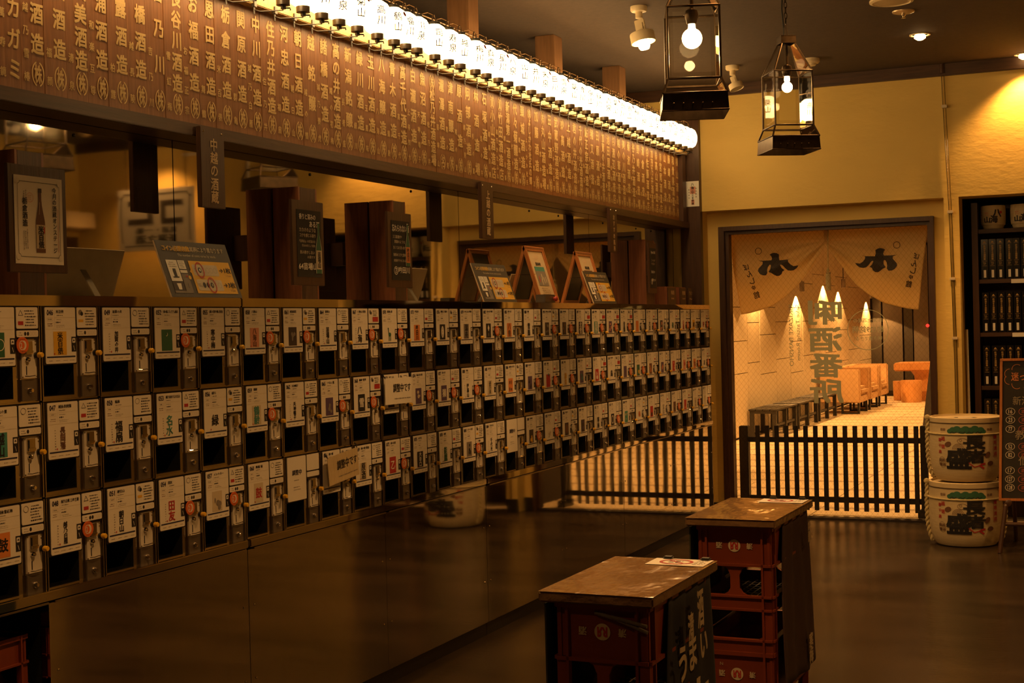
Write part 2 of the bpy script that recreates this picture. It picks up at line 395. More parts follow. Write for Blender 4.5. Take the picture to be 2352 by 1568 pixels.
# ------------------------------------------------------------------ corridor beyond the door
XW = -1.63
wl = struct('wall_left.001', MB().box(XW-.2, XW-.02, 10.2, 27, 0, 3.2), M('panel_joint', (.12, .09, .06), .8))
ys = [10.2, 11.4, 12.6, 13.8, 15.1, 16.1, 17.27, 17.91, 18.8, 19.64, 20.48, 21.24, 22.1, 23, 24, 25.1, 26.25]
for i, (a, c) in enumerate(zip(ys, ys[1:])):
    zs = [0.02, .735+.05*((i*7) % 3-1), 1.18+.06*((i*5) % 3-1), 1.643+.05*((i*3) % 3-1), 2.1, 2.6] if i % 2 else [.02, .9, 1.4, 1.95, 2.6]
    for z0, z1 in zip(zs, zs[1:]):
        part('wall_panel', MB().box(XW-.02, XW, a+.006, c-.006, z0+.004, z1-.004), panelw, wl)
struct('wall_back.001', MB().box(-1.9, 4.2, 26.4, 26.6, 0, 3.2), far_m)
far = bpy.data.objects['wall_back.001']
for x0, x1, c in ((-1.6, -1.45, .05), (-1.42, -1.08, .10), (-1.05, -.9, .03), (-.88, -.62, .12), (-.6, -.3, .025), (-.28, .2, .06), (.25, .9, .03)):
    part('dark_panel', MB().box(x0, x1, 26.3, 26.4, .1, 2.7), M('dark_panel_%d' % int(c*1000), (c, c*.8, c*.6), .5, var=.2, scale=2), far)
struct('wall_right.001', MB().box(4.2, 4.4, 10.2, 26.6, 0, 3.2), far_m)
struct('ceiling.001', MB().box(-1.9, 4.4, 10.2, 26.6, 2.75, 2.85), M('corridor_ceiling', (.10, .075, .05), .8))
fo = struct('floor.001', MB().box(-1.83, 4.2, 10.12, 26.4, -.1, -.006), M('grout', (.16, .12, .08), .8))
n_t = 0; rest = MB(); y = 10.2; r = 0
tm = {}
def tile_mesh(x0, x1, y0, y1, m):
    k = (round(x1-x0, 3), round(y1-y0, 3), m.name)
    if k not in tm: tm[k] = MB().box(0, x1-x0, 0, y1-y0, 0, .006).mesh('tile', m)
    return tm[k]
while y < 26.3:
    for dy, m in ((.50, tile_m), (.09, tile_d)):
        x = -1.63+(.25 if r % 2 else 0)-.5
        while x < 4.2:
            x0, x1 = max(x, -1.63), min(x+.9, 4.2)
            if x1-x0 > .05:
                if n_t < 290 and -1.7 < x0 < 2.6:
                    o = link('tile', tile_mesh(x0+.004, x1-.004, y+.003, y+dy-.003, m), fo); o.location = (x0+.004, y+.003, -.006); n_t += 1
                else: rest.box(x0+.004, x1-.004, y+.003, y+dy-.003, -.006, 0, 0 if m is tile_m else 1)
            x += .9
        y += dy; r += 1
o = part('far_tiles', rest, [tile_m, tile_d], fo); o['kind'] = 'stuff'

def downlight(x, y, z, label, power, glow=True, size=1.9, blend=.6, group=None, col=WARM, tilt=None, bulb=True):
    t = thing('downlight', label, 'ceiling light', (x, y, z), group)
    b = MB(); n = 24
    b.lathe([(.062, 0), (.062, -.006), (.052, -.006), (.048, 0), (.040, .05)], n, (x, y, z)); part('ring', b, lamp_white, t, True)
    if bulb: part('bulb', MB().lathe([(.020, .004), (.034, -.006), (.034, -.022), (.016, -.034)], 16, (x, y, z)), lens_glow, t, True)
    if power: light('lamp_light', 'SPOT', t, (x, y, z-.045), power, col, spot_size=size, spot_blend=blend, shadow_soft_size=.03)
    return t
downlight(1.61, 8.844, CZ, 'lit recessed ceiling downlight near the door, with a glowing bulb', DOWN_W)
downlight(2.131, 9.868, CZ, 'white rimmed recessed downlight at the right edge above the shelves', DOWN_W*.8)
for x, y, nm, k in ((1.45, 5.1, 'added as unseen fill above the far crate table', 1.1), (1.45, 2.7, 'above the near crate table', 1.2), (1.45, 7.0, 'added as unseen fill between the pendants and the ceiling disc', 1.), (3.6, 7.2, 'added as unseen fill in the middle of the right aisle', 1.),
                    (3.6, 3.6, 'added as unseen fill in the right aisle nearest the camera', .9), (4.206, 9.70, 'reflected in the mirror near the hanging shop board', .5), (.75, .6, 'added as unseen fill behind the camera on the left', .8)):
    downlight(x, y, CZ, 'recessed ceiling downlight '+nm, DOWN_W*k)  # fill lamps added out of view, except the near-table and mirrored ones
CLIT = ((.6, 11.6), (.6, 14.2), (.6, 16.8), (.6, 19.4), (.6, 22.0), (.6, 24.6), (2.6, 12.8), (2.6, 16.4))
for i, (x, y) in enumerate(CLIT):
    t = thing('corridor_downlight', 'corridor ceiling downlight, '+ordinal(i+1)+' from the door', 'ceiling light', (x, y, 2.75), 'corridor downlights')
    part('ring', MB().lathe([(.10, 0), (.10, -.01), (.08, -.01), (.078, -.002)], 20, (x, y, 2.75)), lamp_white, t, True)
    part('bulb', MB().lathe([(.07, -.003), (.05, -.012)], 16, (x, y, 2.75)), lens_glow, t)
    light('lamp_light', 'SPOT', t, (x, y, 2.72), CORRIDOR_W/len(CLIT), WARM, spot_size=2.1, spot_blend=.4, shadow_soft_size=.06)
for i, (y, z) in enumerate(((16.0, 1.95), (17.6, 1.95), (20.07, 1.80), (22.0, 1.98), (23.2, 1.90), (25.8, 1.75))):
    x = XW+.09
    t = thing('wall_washer', 'slim cylinder lamp throwing a pointed light on the corridor wall, '+ordinal(i+1)+' from the door', 'wall light', (x, y, z+.12), 'corridor wall washers')
    part('housing', MB().lathe([(.035, .14), (.035, .0), (.030, .0)], 14, (x, y, z+.02)), M('washer_grey', (.25, .21, .17), .4), t, True)
    part('stem', MB().tube([(x, y, z+.16), (x, y, 2.75)], .006), black, t)
    light('lamp_light', 'SPOT', t, (x, y, z+.01), WASH_W/6, WARM, spot_size=1.95, spot_blend=.06, shadow_soft_size=.012)

# ------------------------------------------------------------------ the vending wall: four steel cabinets
PI_C = .2403; Y0C = 3.068            # column pitch; left side of the column that starts with card 046
ZT = 1.511; RH = .2655               # top of the top row; row height
def col_y(k): return Y0C+PI_C*k
cab_names = ['leftmost steel dispenser cabinet, partly cut off by the frame', 'second steel dispenser cabinet from the left, below the wooden box posts',
             'third steel dispenser cabinet from the left, below the framed A-stands', 'last steel dispenser cabinet, next to the corridor door']
for i in range(4):
    k0 = -4+8*i; ya, yb = col_y(k0)+.002, col_y(k0+8)-.002
    t = thing('dispenser_cabinet', cab_names[i], 'cabinet', (-.15, (ya+yb)/2, 0), 'dispenser cabinets')
    if i == 0:
        part('body', MB().box(-.295, -.135, ya, yb, .70, 1.52).box(-.295, -.03, 3.07, yb, .07, .70).box(-.295, -.28, ya, 3.07, .07, .70), deep, t)
    else: part('body', MB().box(-.295, -.135, ya, yb, .07, 1.52), deep, t)
    b = MB().box(-.295, .004, ya, yb, 1.511, 1.5405)
    part('top_rail', b, panel_m, t, bevel=.0025)
    part('bottom_rail', MB().box(-.13, .010, ya+.004, yb-.004, .6985, .7255), panel_m, t, bevel=.003)
    h = (ya+yb)/2
    for a, c in ((ya+.02, h-.01), (h+.012, yb-.02)):
        part('lip', MB().box(-.02, .013, a, c, .6905, .6965), steel, t, bevel=.0015)
    part('kick_plate', MB().box(-.06, -.012, ya, yb, 0, .07), black, t)
    part('end_post', MB().box(-.13, -.004, yb-.006, yb+.0015, .07, 1.511), steel_dark, t)
    for a, c in ((ya, h-.001), (h+.001, yb)):
        if c < 3.08: continue
        pn = part('lower_panel', MB().box(-.03, 0, a, c, .062, .69), panel_m, t)
        sc = MB()
        for yy in (a+.03, c-.03):
            for zz in (.25, .50): sc.lathe([(.0045, 0), (.004, .002), (.001, .003)], 8, fr=Fr((0, yy, zz), (0, 1, 0), (0, 0, 1), (1, 0, 0)))
        o = part('screw_heads', sc, chrome, pn); o['kind'] = 'stuff'

# parts shared by every dispenser; local frame: x out of the wall, y along it, z up; origin at the cell's lower left corner
f0 = FW()
TOP = RH-.004                                                     # card top
def zc(t): return TOP-t
CL = .015                                                          # card left
fm = MB()
fm.box(-.13, -.001, .233, .2375, .004, RH-.001)                    # right divider
fm.box(-.13, -.001, .0025, .0065, .004, RH-.001)                   # left divider
fm.box(-.13, -.014, CL+.127, CL+.151, .004, zc(.086))              # steel strip left of the coin panel
fm.box(-.13, -.010, CL+.151, .233, .004, zc(.086))
fm.box(-.13, -.006, .0065, .233, .0005, .004)
fm.box(-.13, -.012, .0065, CL+.127, .004, .014)                    # sill of the alcove
frame_me = fm.mesh('frame', steel)
al = MB(); a0, a1, z0, z1 = .0065, CL+.127, .014, zc(.155)
al.box(-.128, -.126, a0, a1, z0, z1).box(-.126, -.012, a0, a0+.002, z0, z1).box(-.126, -.012, a1-.002, a1, z0, z1).box(-.126, -.012, a0, a1, z1-.002, z1)
alcove_me = al.mesh('alcove', deep)
grid = MB().box(-.12, -.014, a0+.004, a1-.004, .014, .0155)
grid.ring(FU(-.062, (a0+a1)/2, .017), 0, 0, .034, .004, 0); tray_me = grid.mesh('drip_tray', [black_gloss])
bz = MB().box(-.03, 0, .0065, CL+.1265, zc(.1605), RH-.001).box(-.03, 0, CL+.1265, .2335, zc(.0865), RH-.001)
bezel_me = bz.mesh('bezel', black_gloss)
card_me = MB().rrect(f0, CL, CL+.123, zc(.157), zc(0), .004, 0, .0022).mesh('label_card', card_m)
note_me = MB().rrect(f0, CL+.130, CL+.2125, zc(.058), zc(0), .004, 0, .0022).mesh('note_card', card_m)
coinc_me = MB().rrect(f0, CL+.130, CL+.2125, zc(.081), zc(.063), .004, 0, .0022).mesh('coin_card', card_m)
pl = MB().rrect(f0, CL+.153, CL+.2095, zc(.1935), zc(.0895), .001, -.010, -.004)
plate_me = pl.mesh('coin_plate', plate_m)
cr = MB().box(-.004, .000, CL+.162, CL+.192, zc(.128), zc(.092)); cr.box(.0, .004, CL+.164, CL+.190, zc(.126), zc(.118))
creturn_me = cr.mesh('coin_return', steel)
rc = MB().box(.0, .0012, CL+.164, CL+.169, zc(.124), zc(.096)); rc.box(-.004, -.0032, CL+.1685, CL+.1715, zc(.184), zc(.160)); slot_me = rc.mesh('coin_slot', deep)
kn = MB().lathe([(.0075, 0), (.0075, .004), (.006, .009), (.002, .011)], 14, fr=Fr((-.004, CL+.172, zc(.142)), (0, 1, 0), (0, 0, 1), (1, 0, 0)))
kn.tube([(.001, CL+.158, zc(.187)), (.004, CL+.172, zc(.188)), (.003, CL+.196, zc(.1865))], .0016, 6)
for yy, zz in ((.156, .093), (.2065, .093), (.2065, .102), (.1555, .190), (.207, .188)):
    kn.lathe([(.0026, 0), (.0022, .0014), (.0006, .002)], 8, fr=Fr((-.004, CL+yy, zc(zz)), (0, 1, 0), (0, 0, 1), (1, 0, 0)))
knob_me = kn.mesh('chrome_fittings', chrome)
bt = MB().lathe([(.0085, 0), (.0085, .006), (.006, .006), (.006, .010)], 14, fr=Fr((-.004, CL+.2075, zc(.131)), (0, 1, 0), (0, 0, 1), (1, 0, 0)))
btn_base_me = bt.mesh('button_base', black)
bt = MB().lathe([(.0072, .010), (.0075, .011), (.0075, .021), (.0062, .0235)], 16, fr=Fr((-.004, CL+.2075, zc(.131)), (0, 1, 0), (0, 0, 1), (1, 0, 0)))
btn_me = bt.mesh('button', yellow_p, smooth=True)
lockp_me = MB().rrect(f0, CL+.153, CL+.2105, .006, zc(.196), .001, -.010, -.0055).mesh('lock_plate', steel_dark)
lk = MB().lathe([(.009, 0), (.009, .004), (.007, .008), (.005, .011), (.001, .011)], 14, fr=Fr((-.0055, CL+.182, zc(.227)), (0, 1, 0), (0, 0, 1), (1, 0, 0)))
lock_me = lk.mesh('lock', chrome, smooth=True)
bd = MB(); bf = FW(.004, CL+.147, zc(.103)); bd.disc(bf, 0, 0, .0225, 0, .003, ik('o'), 24)
bd.text(bf, '2', -.006, 0, w=.006, h=.013, d=.0034, mi=ik('w'), bold=.03); bd.ring(bf, -.003, 0, .0115, .002, .0034, ik('w'), 20, ry=.013)
bd.ring(bf, .002, 0, .0115, .004, .0033, ik('w'), 16, ry=.013, a0=-PI/2, a1=PI/2); bd.lines(bf, -.011, .012, .013, .019, 1, .0034, ik('b'), 3); bd.lines(bf, -.012, .013, -.020, -.014, 1, .0034, ik('b'), 4)
badge_me = bd.mesh('badge', [INK[k] if k != 'o' else orange_p for k in IK])
bd = MB(); bd.disc(bf, 0, 0, .0225, 0, .003, ik('w'), 24); bd.ring(bf, 0, 0, .020, .002, .0034, ik('g')); bd.lines(bf, -.012, .012, -.012, .012, 3, .0034, ik('g'), 8)
badge_w_me = bd.mesh('badge', INKS)
note_prints = []
for sd in range(6):
    b = MB(); x0 = CL+.130
    if sd % 3 == 0: b.ring(f0, x0+.016, zc(.016), .010, .0012, .0027, ik('k'), 14, ry=.009)
    elif sd % 3 == 1: b.stroke(f0, [(x0+.008, zc(.022)), (x0+.016, zc(.008)), (x0+.025, zc(.022)), (x0+.008, zc(.022))], .0013, .0027, ik('k'))
    else: b.disc(f0, x0+.014, zc(.014), .008, .0027, None, ik('g'), 10); b.disc(f0, x0+.020, zc(.018), .006, .00275, None, ik('k'), 10)
    b.lines(f0, x0+.030, x0+.078, zc(.053), zc(.006), 6, .0027, ik('k'), sd, .42)
    if sd in (1, 4): b.rect(f0, x0+.006, x0+.026, zc(.048), zc(.038), .0027, ik('r'))
    if sd == 2: b.rect(f0, x0+.006, x0+.026, zc(.042), zc(.034), .0027, ik('y'))
    if sd == 5: b.rect(f0, x0+.032, x0+.076, zc(.052), zc(.034), .0029, ik('r'))
    note_prints.append(b.mesh('note_print', INKS))
coin_prints = []
for n in (1, 2, 3):
    b = MB(); x0 = CL+.130; b.lines(f0, x0+.006, x0+.024, zc(.079), zc(.066), 2, .0027, ik('g'), n, .3)
    for j in range(5):
        if j < n: b.disc(f0, x0+.032+j*.0105, zc(.072), .0043, .0027, None, ik('k'), 12, ry=.0055)
        else: b.ring(f0, x0+.032+j*.0105, zc(.072), .0043, .0005, .0027, ik('l'), 12, ry=.0055)
    coin_prints.append(b.mesh('coin_print', INKS))
blank_print = None
# number: (name on the card, ground colour or '', ink, brush text, coins, badge, what the art looks like)
D = {
 43: ('越後一', 'e', 'w', '', 2, 1, 'a dark green picture'), 46: ('米百俵', 'y', 'k', '米百俵', 1, 0, 'a yellow picture with black brushwork'),
 49: ('加賀の井', '', 'k', '加賀の井', 1, 0, 'black brushwork above a dark hill'), 52: ('越の鶴 プレミアム純米', 'e', 'w', '', 2, 1, 'a plain dark green picture'),
 55: ('越の寒中梅 原酒', '', 'k', '寒中梅', 1, 0, 'black brushwork with pink marks'), 58: ('八海山', 'i', 'b', '八海山', 2, 1, 'a brown boxed seal on tan'),
 61: ('越後桜花', 'd', 'g', '', 2, 1, 'a nearly black photo'), 64: ('苗場山', '', 'k', '苗場山', 1, 0, 'three small black characters'),
 67: ('八海山 発泡', '', 'k', '八海', 2, 1, 'bold blue-black brushwork and a red note'), 70: ('鶴亀 超', '', 'e', '', 2, 1, 'a dark long-legged animal'),
 73: ('吟田川', 'o', 'k', '吟田川', 1, 0, 'an orange picture in the top row'), 76: ('越後五十嵐川', 'k', 'w', '', 1, 0, 'a white oval on black'),
 79: ('かたふね 大吟醸', 'g', 'k', '潟舟', 1, 0, 'a grey picture'), 82: ('潟の井 吟醸', 'k', 'w', '', 2, 1, 'a white diamond on black'),
 85: ('越乃八豊', 'o', 'b', '八豊', 1, 0, 'a tan picture left of bold black brushwork'), 88: ('雪鶴', '', 'k', '雪鶴', 1, 0, 'very bold black brushwork'),
 91: ('妙高山 大吟醸', 'd', 'g', '', 2, 1, 'a charcoal picture in the top row'), 94: ('越の初梅', 'd', 'b', '', 2, 1, 'a dark brown picture and a crooked sticker'),
 97: ('北雪', 'd', 'w', '北雪', 3, 1, 'white brushwork on black'), 100: ('真野鶴', 't', 'w', '真野', 2, 1, 'a teal picture'),
 103: ('天領盃', 'p', 'i', '', 2, 1, 'a purple brown picture'), 106: ('金鶴', '', 'k', '金鶴', 2, 1, 'slim black brushwork and a pink note'),
 109: ('逸見', 'o', 'o', '', 3, 2, 'a flat orange picture'), 112: ('大洋盛', '', 'k', '大洋', 1, 1, 'small black brushwork and a yellow note'),
 115: ('紫雲', 'd', 'i', '', 3, 2, 'a black picture and a yellow note'), 118: ('菊水', '', 'e', '菊', 1, 0, 'faint green brushwork in the top row'),
 121: ('白龍', '', 'r', '白龍', 1, 1, 'thin red brushwork'), 124: ('越つかの', 'y', 'k', '越', 1, 0, 'an amber picture in the top row'),
 127: ('笹祝', '', 'r', '笹', 1, 1, 'a small red mark in the top row'),
 44: ('越山の里', 't', 'k', '越山', 1, 0, 'a green mountain sketch'), 47: ('越後長岡藩', '', 'b', '長岡藩', 1, 0, 'reddish brown brushwork'),
 50: ('福扇', '', 'k', '福扇', 1, 0, 'two heavy black characters'), 53: ('越乃景虎 名水仕込', '', 't', '名水', 1, 0, 'teal and black brushwork'),
 56: ('緑川', '', 'k', '緑', 1, 0, 'a black character beside wavy lines'), 59: ('鶴齢', 'l', 't', '鶴齢', 2, 1, 'teal brushwork on beige'),
 62: ('天神囃子', '', 'k', '天神囃子', 1, 0, 'tall black brushwork with a red head'), 65: ('つなん 霞', 'p', 'g', '', 2, 1, 'a midnight blue picture'),
 68: ('鶴齢 雪男', 'k', 'w', '雪', 2, 1, 'a white figure on black'), 71: ('かたふね', 'k', 'w', '', 2, 0, 'an out of service notice hung over it, straight'),
 74: ('鮎正宗 濁', 'p', 'l', '', 2, 1, 'a grey fading picture'), 77: ('君の井', 'p', 'w', '獺', 2, 1, 'a dark picture with a white figure'),
 80: ('妙高', '', 'k', '妙高山', 2, 1, 'scribbled black brushwork'), 83: ('谷乃井', 'l', 'k', '谷乃井', 2, 0, 'black brushwork on cream'),
 86: ('加賀の井 生', 'o', 'b', '', 1, 0, 'an orange brown picture in the middle row'), 89: ('越の華', 'p', 'k', '', 2, 1, 'a violet fading picture'),
 92: ('根知', 'r', 'w', '', 3, 1, 'a round red fruit shape'), 95: ('謙信', '', 'y', '謙信', 3, 1, 'faint beige brushwork'),
 98: ('吉乃川', 'p', 't', '', 1, 0, 'an indigo picture'), 101: ('潟', 'r', 'w', '', 2, 1, 'a wine red picture with a white bottle'),
 104: ('北雪 梅', '', 'k', '鳥', 1, 0, 'a black bird-like blot'), 107: ('天領', 'p', 'p', '', 2, 1, 'a plain purple picture'),
 110: ('張鶴', 'e', 'y', '', 2, 1, 'an olive picture'), 113: ('大七', 'b', 'o', '', 3, 2, 'a brown picture and a white sticker'),
 116: ('王紋', 'p', 'o', '', 3, 2, 'an ink blue picture and a white sticker'), 119: ('菊', 'r', 'i', '', 2, 0, 'a scarlet picture'),
 122: ('麒麟', 'i', 'r', '', 1, 1, 'a salmon picture'), 125: ('越路', 'o', 'k', '', 1, 1, 'an orange picture in the middle row'),
 128: ('鶴友', '', 'k', '友', 1, 1, 'small black brushwork at the door end'),
 45: ('越後雪紅梅', 'o', 'k', '鼓', 1, 0, 'one black character on orange'), 48: ('越乃白雁 三年古酒', '', 'k', '越乃白雁', 2, 1, 'four stacked black characters'),
 51: ('朝日山', '', 'k', '朝日山', 1, 0, 'black brushwork under a thin arch'), 54: ('田友', '', 'r', '田友', 2, 1, 'two large red characters'),
 57: ('イットキー', 'l', 'g', '', 2, 1, 'a pale printed bottle label'), 60: ('舞鶴 鼓', 'l', 'r', '鼓', 1, 0, 'a red character on pale yellow'),
 63: None, 66: ('越の誉', '', 'k', '', 1, 0, 'a tilted out of service notice hung over it'), 69: ('越の誉 原酒', 'l', 'k', '原酒', 1, 0, 'black and red brushwork on pale yellow'),
 72: ('越の白鳥', 'r', 'w', '乙', 2, 1, 'a white swirl on red'), 75: ('大辛口', 'k', 'w', '大辛口', 1, 0, 'white brushwork on a black picture'),
 78: ('能鷹', '', 'e', '能鷹', 1, 0, 'green brushwork in the bottom row'), 81: ('スキー正宗', 'g', 'k', '', 2, 1, 'a grey sketch'),
 84: ('千代の光', '', 'k', '千代光', 1, 0, 'slanting black brushwork'), 87: None, 90: ('雪中梅', 'd', 'y', '', 3, 1, 'a black picture with a gold glow'),
 93: ('ねち男山', '', 'l', '', 2, 1, 'an almost empty card'), 96: ('姫の井', 'd', 'y', '', 3, 2, 'a dark hexagon'), 99: ('想天坊', 'd', 'p', '', 1, 0, 'a slim black picture'),
 102: ('八海', '', 'k', '寒梅', 1, 0, 'a thin column of black writing'), 105: ('〆張', 'k', 'w', '', 1, 1, 'a white ring on black'), 108: ('笹正宗', 't', 'l', '', 2, 0, 'a pale green swirl'),
 111: ('峰乃白梅', '', 'o', '梅', 2, 2, 'an orange character'), 114: ('越後鶴', 'r', 'd', '', 1, 0, 'a red picture with a dark spot'), 117: ('宝山', '', 'g', '宝山', 1, 2, 'grey brushwork'),
 120: ('福顔', 'b', 'd', '', 1, 1, 'a dark brown picture in the bottom row'), 123: ('雪椿', 'r', 'o', '', 1, 0, 'a narrow red picture'), 126: ('吟の舞', 'l', 'g', '', 1, 1, 'a beige picture in the bottom row'),
 129: ('長命', 'l', 'l', '', 1, 1, 'a blank looking card next to the door'),
}
def label_print(n, spec):
    b = MB(); d = .0027; x0 = CL
    nm, bg, fg_, tx, coins, bad, desc = spec
    b.text(f0, '%03d' % n, x0+.0195, zc(.0145), w=.024, h=.0145, d=d, mi=ik('n'), bold=.03)
    b.text(f0, nm, x0+.043+min(.072, .0105*len(nm))/2, zc(.012), w=min(.072, .0105*len(nm)), h=.0095, d=d, mi=ik('k'), bold=.01, res=1)
    b.lines(f0, x0+.043, x0+.075, zc(.025), zc(.020), 1, d, ik('g'), n, .5)
    b.rect(f0, x0+.0375, x0+.038, zc(.056), zc(.004), d, ik('l')); b.rect(f0, x0+.038, x0+.121, zc(.0285), zc(.028), d, ik('l'))
    b.rect(f0, x0+.002, x0+.121, zc(.0605), zc(.060), d, ik('l'))
    b.frame_lines(f0, x0+.008, x0+.031, zc(.038), zc(.029), .0005, d, ik('l')); b.lines(f0, x0+.012, x0+.028, zc(.037), zc(.030), 1, d, ik('g'), n+3, .4)
    b.lines(f0, x0+.008, x0+.032, zc(.054), zc(.043), 2, d, ik('b'), n+5, .35)
    b.lines(f0, x0+.043, x0+.072, zc(.037), zc(.032), 1, d, ik('g'), n+7, .3); b.lines(f0, x0+.043, x0+.068, zc(.046), zc(.038), 1, d, ik('k'), n+9, .45)
    b.lines(f0, x0+.043, x0+.085, zc(.057), zc(.048), 2, d, ik('g'), n+11, .25)
    ax, az, aw, ah = x0+.0575, zc(.1005), .0265, .033          # art: centre and half size
    if bg: b.rect(f0, ax-aw, ax+aw, az-ah, az+ah, d, ik(bg))
    d2 = d+.0004
    if tx:
        k = len(tx); b.vtext(f0, tx, ax, az+ah*(1-1/k)*.95, az-ah*(1-1/k)*.95, min(.036, 2*ah/k*.95), d2, ik(fg_), .03, 1.0, res=1)
        if k > 1 and not bg: b.lines(f0, ax-aw-.006, ax-aw, az-ah, az+ah*.8, 8, d, ik('g'), n, .4)
        b.rect(f0, ax-aw+.001, ax-aw+.005, az-ah+.001, az-ah+.006, d2, ik('r'))
    elif n == 52: b.disc(f0, ax-.002, az+.018, .006, d2, None, ik('w'), 12); b.disc(f0, ax-.0045, az+.0195, .006, d2+.0002, None, ik('e'), 12)
    elif n == 43: b.ring(f0, ax+.01, az, .016, .002, d2, ik('w'))
    elif n == 70:
        b.disc(f0, ax+.002, az-.004, .011, d2, None, ik('e'), 14, ry=.008)
        for lx in (-.006, -.002, .006, .010): b.rect(f0, ax+lx-.001, ax+lx+.001, az-.030, az-.008, d2, ik('e'))
        b.stroke(f0, [(ax-.006, az), (ax-.009, az+.018)], .005, d2, ik('e')); b.disc(f0, ax-.010, az+.020, .004, d2, None, ik('e'), 10)
    elif n == 82: b.poly(f0, [(ax-.010, az+.012), (ax, az-.004), (ax+.010, az+.012), (ax, az+.028)], d2, None, ik('w')); b.rect(f0, ax-.003, ax+.003, az-.026, az-.010, d2, ik('g'))
    elif n == 92: b.disc(f0, ax, az, .028, d2, None, ik('r'), 18); b.disc(f0, ax+.004, az+.03, .008, d2, None, ik('t'), 8)
    elif n in (76,): b.disc(f0, ax, az, .013, d2, None, ik(fg_), 18, ry=.026); b.vtext(f0, '五十嵐', ax, az+.014, az-.014, .009, d2+.0003, ik('k'), 0, res=1)
    elif n == 105: b.ring(f0, ax, az, .019, .005, d2, ik('w'), ry=.024)
    elif n == 96: b.poly(f0, [(ax+.02*math.cos(a*PI/3+PI/6), az+.028*math.sin(a*PI/3+PI/6)) for a in range(6)], d2, None, ik('b'))
    else:
        rg = random.Random(n)
        for j in range(4):
            b.disc(f0, ax+(rg.random()-.5)*aw, az+(rg.random()-.5)*ah*1.3, .004+.006*rg.random(), d2+.0001*j, None, ik(fg_), 9, ry=.004+.009*rg.random())
    b.rect(f0, x0+.104, x0+.1225, zc(.125), zc(.083), d, ik('k')); b.rrect(f0, x0+.107, x0+.1195, zc(.100), zc(.087), .002, d2, None, ik('w'))
    b.poly(f0, [(x0+.109, zc(.0955)), (x0+.1175, zc(.0955)), (x0+.11325, zc(.0895))], d2+.0003, None, ik('k')); b.stroke(f0, [(x0+.112, zc(.108)), (x0+.116, zc(.121))], .0016, d2, ik('w'))
    b.rect(f0, x0+.004, x0+.119, zc(.1405), zc(.1365), d, ik('n'))
    for j in range(4):
        b.lines(f0, x0+.010+j*.029, x0+.029+j*.029, zc(.152), zc(.146), 1, d, ik('g'), n+j, .35)
    return b.mesh('label_print', INKS)
def closed_print():
    b = MB(); b.text(f0, '調整中', CL+.0615, zc(.056), w=.062, h=.019, d=.0027, mi=ik('n'), bold=.02)
    b.lines(f0, CL+.032, CL+.092, zc(.088), zc(.080), 1, .0027, ik('g'), 2); b.lines(f0, CL+.032, CL+.092, zc(.122), zc(.104), 2, .0027, ik('g'), 5, .3)
    return b.mesh('label_print', INKS)
closed_me = closed_print()
ROWN = ('top', 'middle', 'bottom')
for n, spec in sorted(D.items()):
    k = (n-46)//3 if n >= 46 else -1; r = (n-43) % 3
    org = (0, col_y(k), ZT-RH*(r+1))
    if spec: lab = 'coin dispenser, %s row, card %03d with %s' % (ROWN[r], n, spec[6])
    else: lab = 'coin sake dispenser closed for adjustment, bottom row, ' + ('left of the tilted notice' if n == 63 else 'right of the middle of the wall')
    t = thing('coin_dispenser', lab, 'dispenser', org, 'coin sake dispensers')
    for nm, me in (('frame', frame_me), ('alcove', alcove_me), ('drip_tray', tray_me), ('bezel', bezel_me), ('coin_plate', plate_me), ('lock_plate', lockp_me), ('button', btn_me)): 
        o = link(nm, me, t)
        if nm == 'coin_plate':
            for q, m2 in (('coin_return', creturn_me), ('coin_slot', slot_me), ('chrome_fittings', knob_me)): link(q, m2, o)
        elif nm == 'lock_plate': link('lock', lock_me, o)
        elif nm == 'button': link('button_base', btn_base_me, o); o['label'] = 'yellow push button'
    lc = link('label_card', card_me, t); nc = link('note_card', note_me, t); cc = link('coin_card', coinc_me, t)
    if spec is None: link('label_print', closed_me, lc); continue
    link('label_print', label_print(n, spec), lc)
    sd = 5 if n in (67, 68, 97, 100, 103, 106, 101, 104) else (n*7) % 5
    link('note_print', note_prints[sd], nc); link('coin_print', coin_prints[spec[4]-1], cc)
    if spec[5]: link('badge', badge_me if spec[5] == 1 else badge_w_me, t)['label'] = 'orange round sticker' if spec[5] == 1 else 'white round sticker'

# out of service notices hung over two dispensers
for y, z, rot, lab, wv in ((5.092, 1.174, -.01, 'straight out of service notice hanging in the middle row', .228), (4.640, .912, .10, 'tilted out of service notice in a shiny sleeve, bottom row', .222)):
    u = Vector((0, math.cos(rot), math.sin(rot))); v = Vector((0, -math.sin(rot), math.cos(rot)))
    t = thing('hanging_notice', lab, 'notice', (.02, y, z), 'out of service notices'); f = Fr((.022, y, z), u, v, (1, 0, 0))
    sheet = part('sheet', MB().fbox(f, -wv/2, wv/2, -.053, .053, -.0012, .0008), white_m if rot < 0 else M('glossy_sleeve', (.62, .50, .30), .15, bump=.004, bscale=60, stretch=(1, 6, .3)), t)
    b = MB().text(f, '調整中です', .026, .012, w=.148, h=.034, d=.0016, mi=ik('k'), bold=.02); b.lines(f, -.045, .105, -.036, -.026, 1, .0016, ik('g'), 4, .4)
    part('lettering', b, INKS, sheet)
    b = MB()
    for sx in (-1, 1): b.tube([f(sx*wv/2*.97, .050, 0), f(sx*wv/2*1.02, .062, -.004), f(sx*wv/2*.98, .070, -.010)], .0022, 6)
    part('hanging_strings', b, black, t)

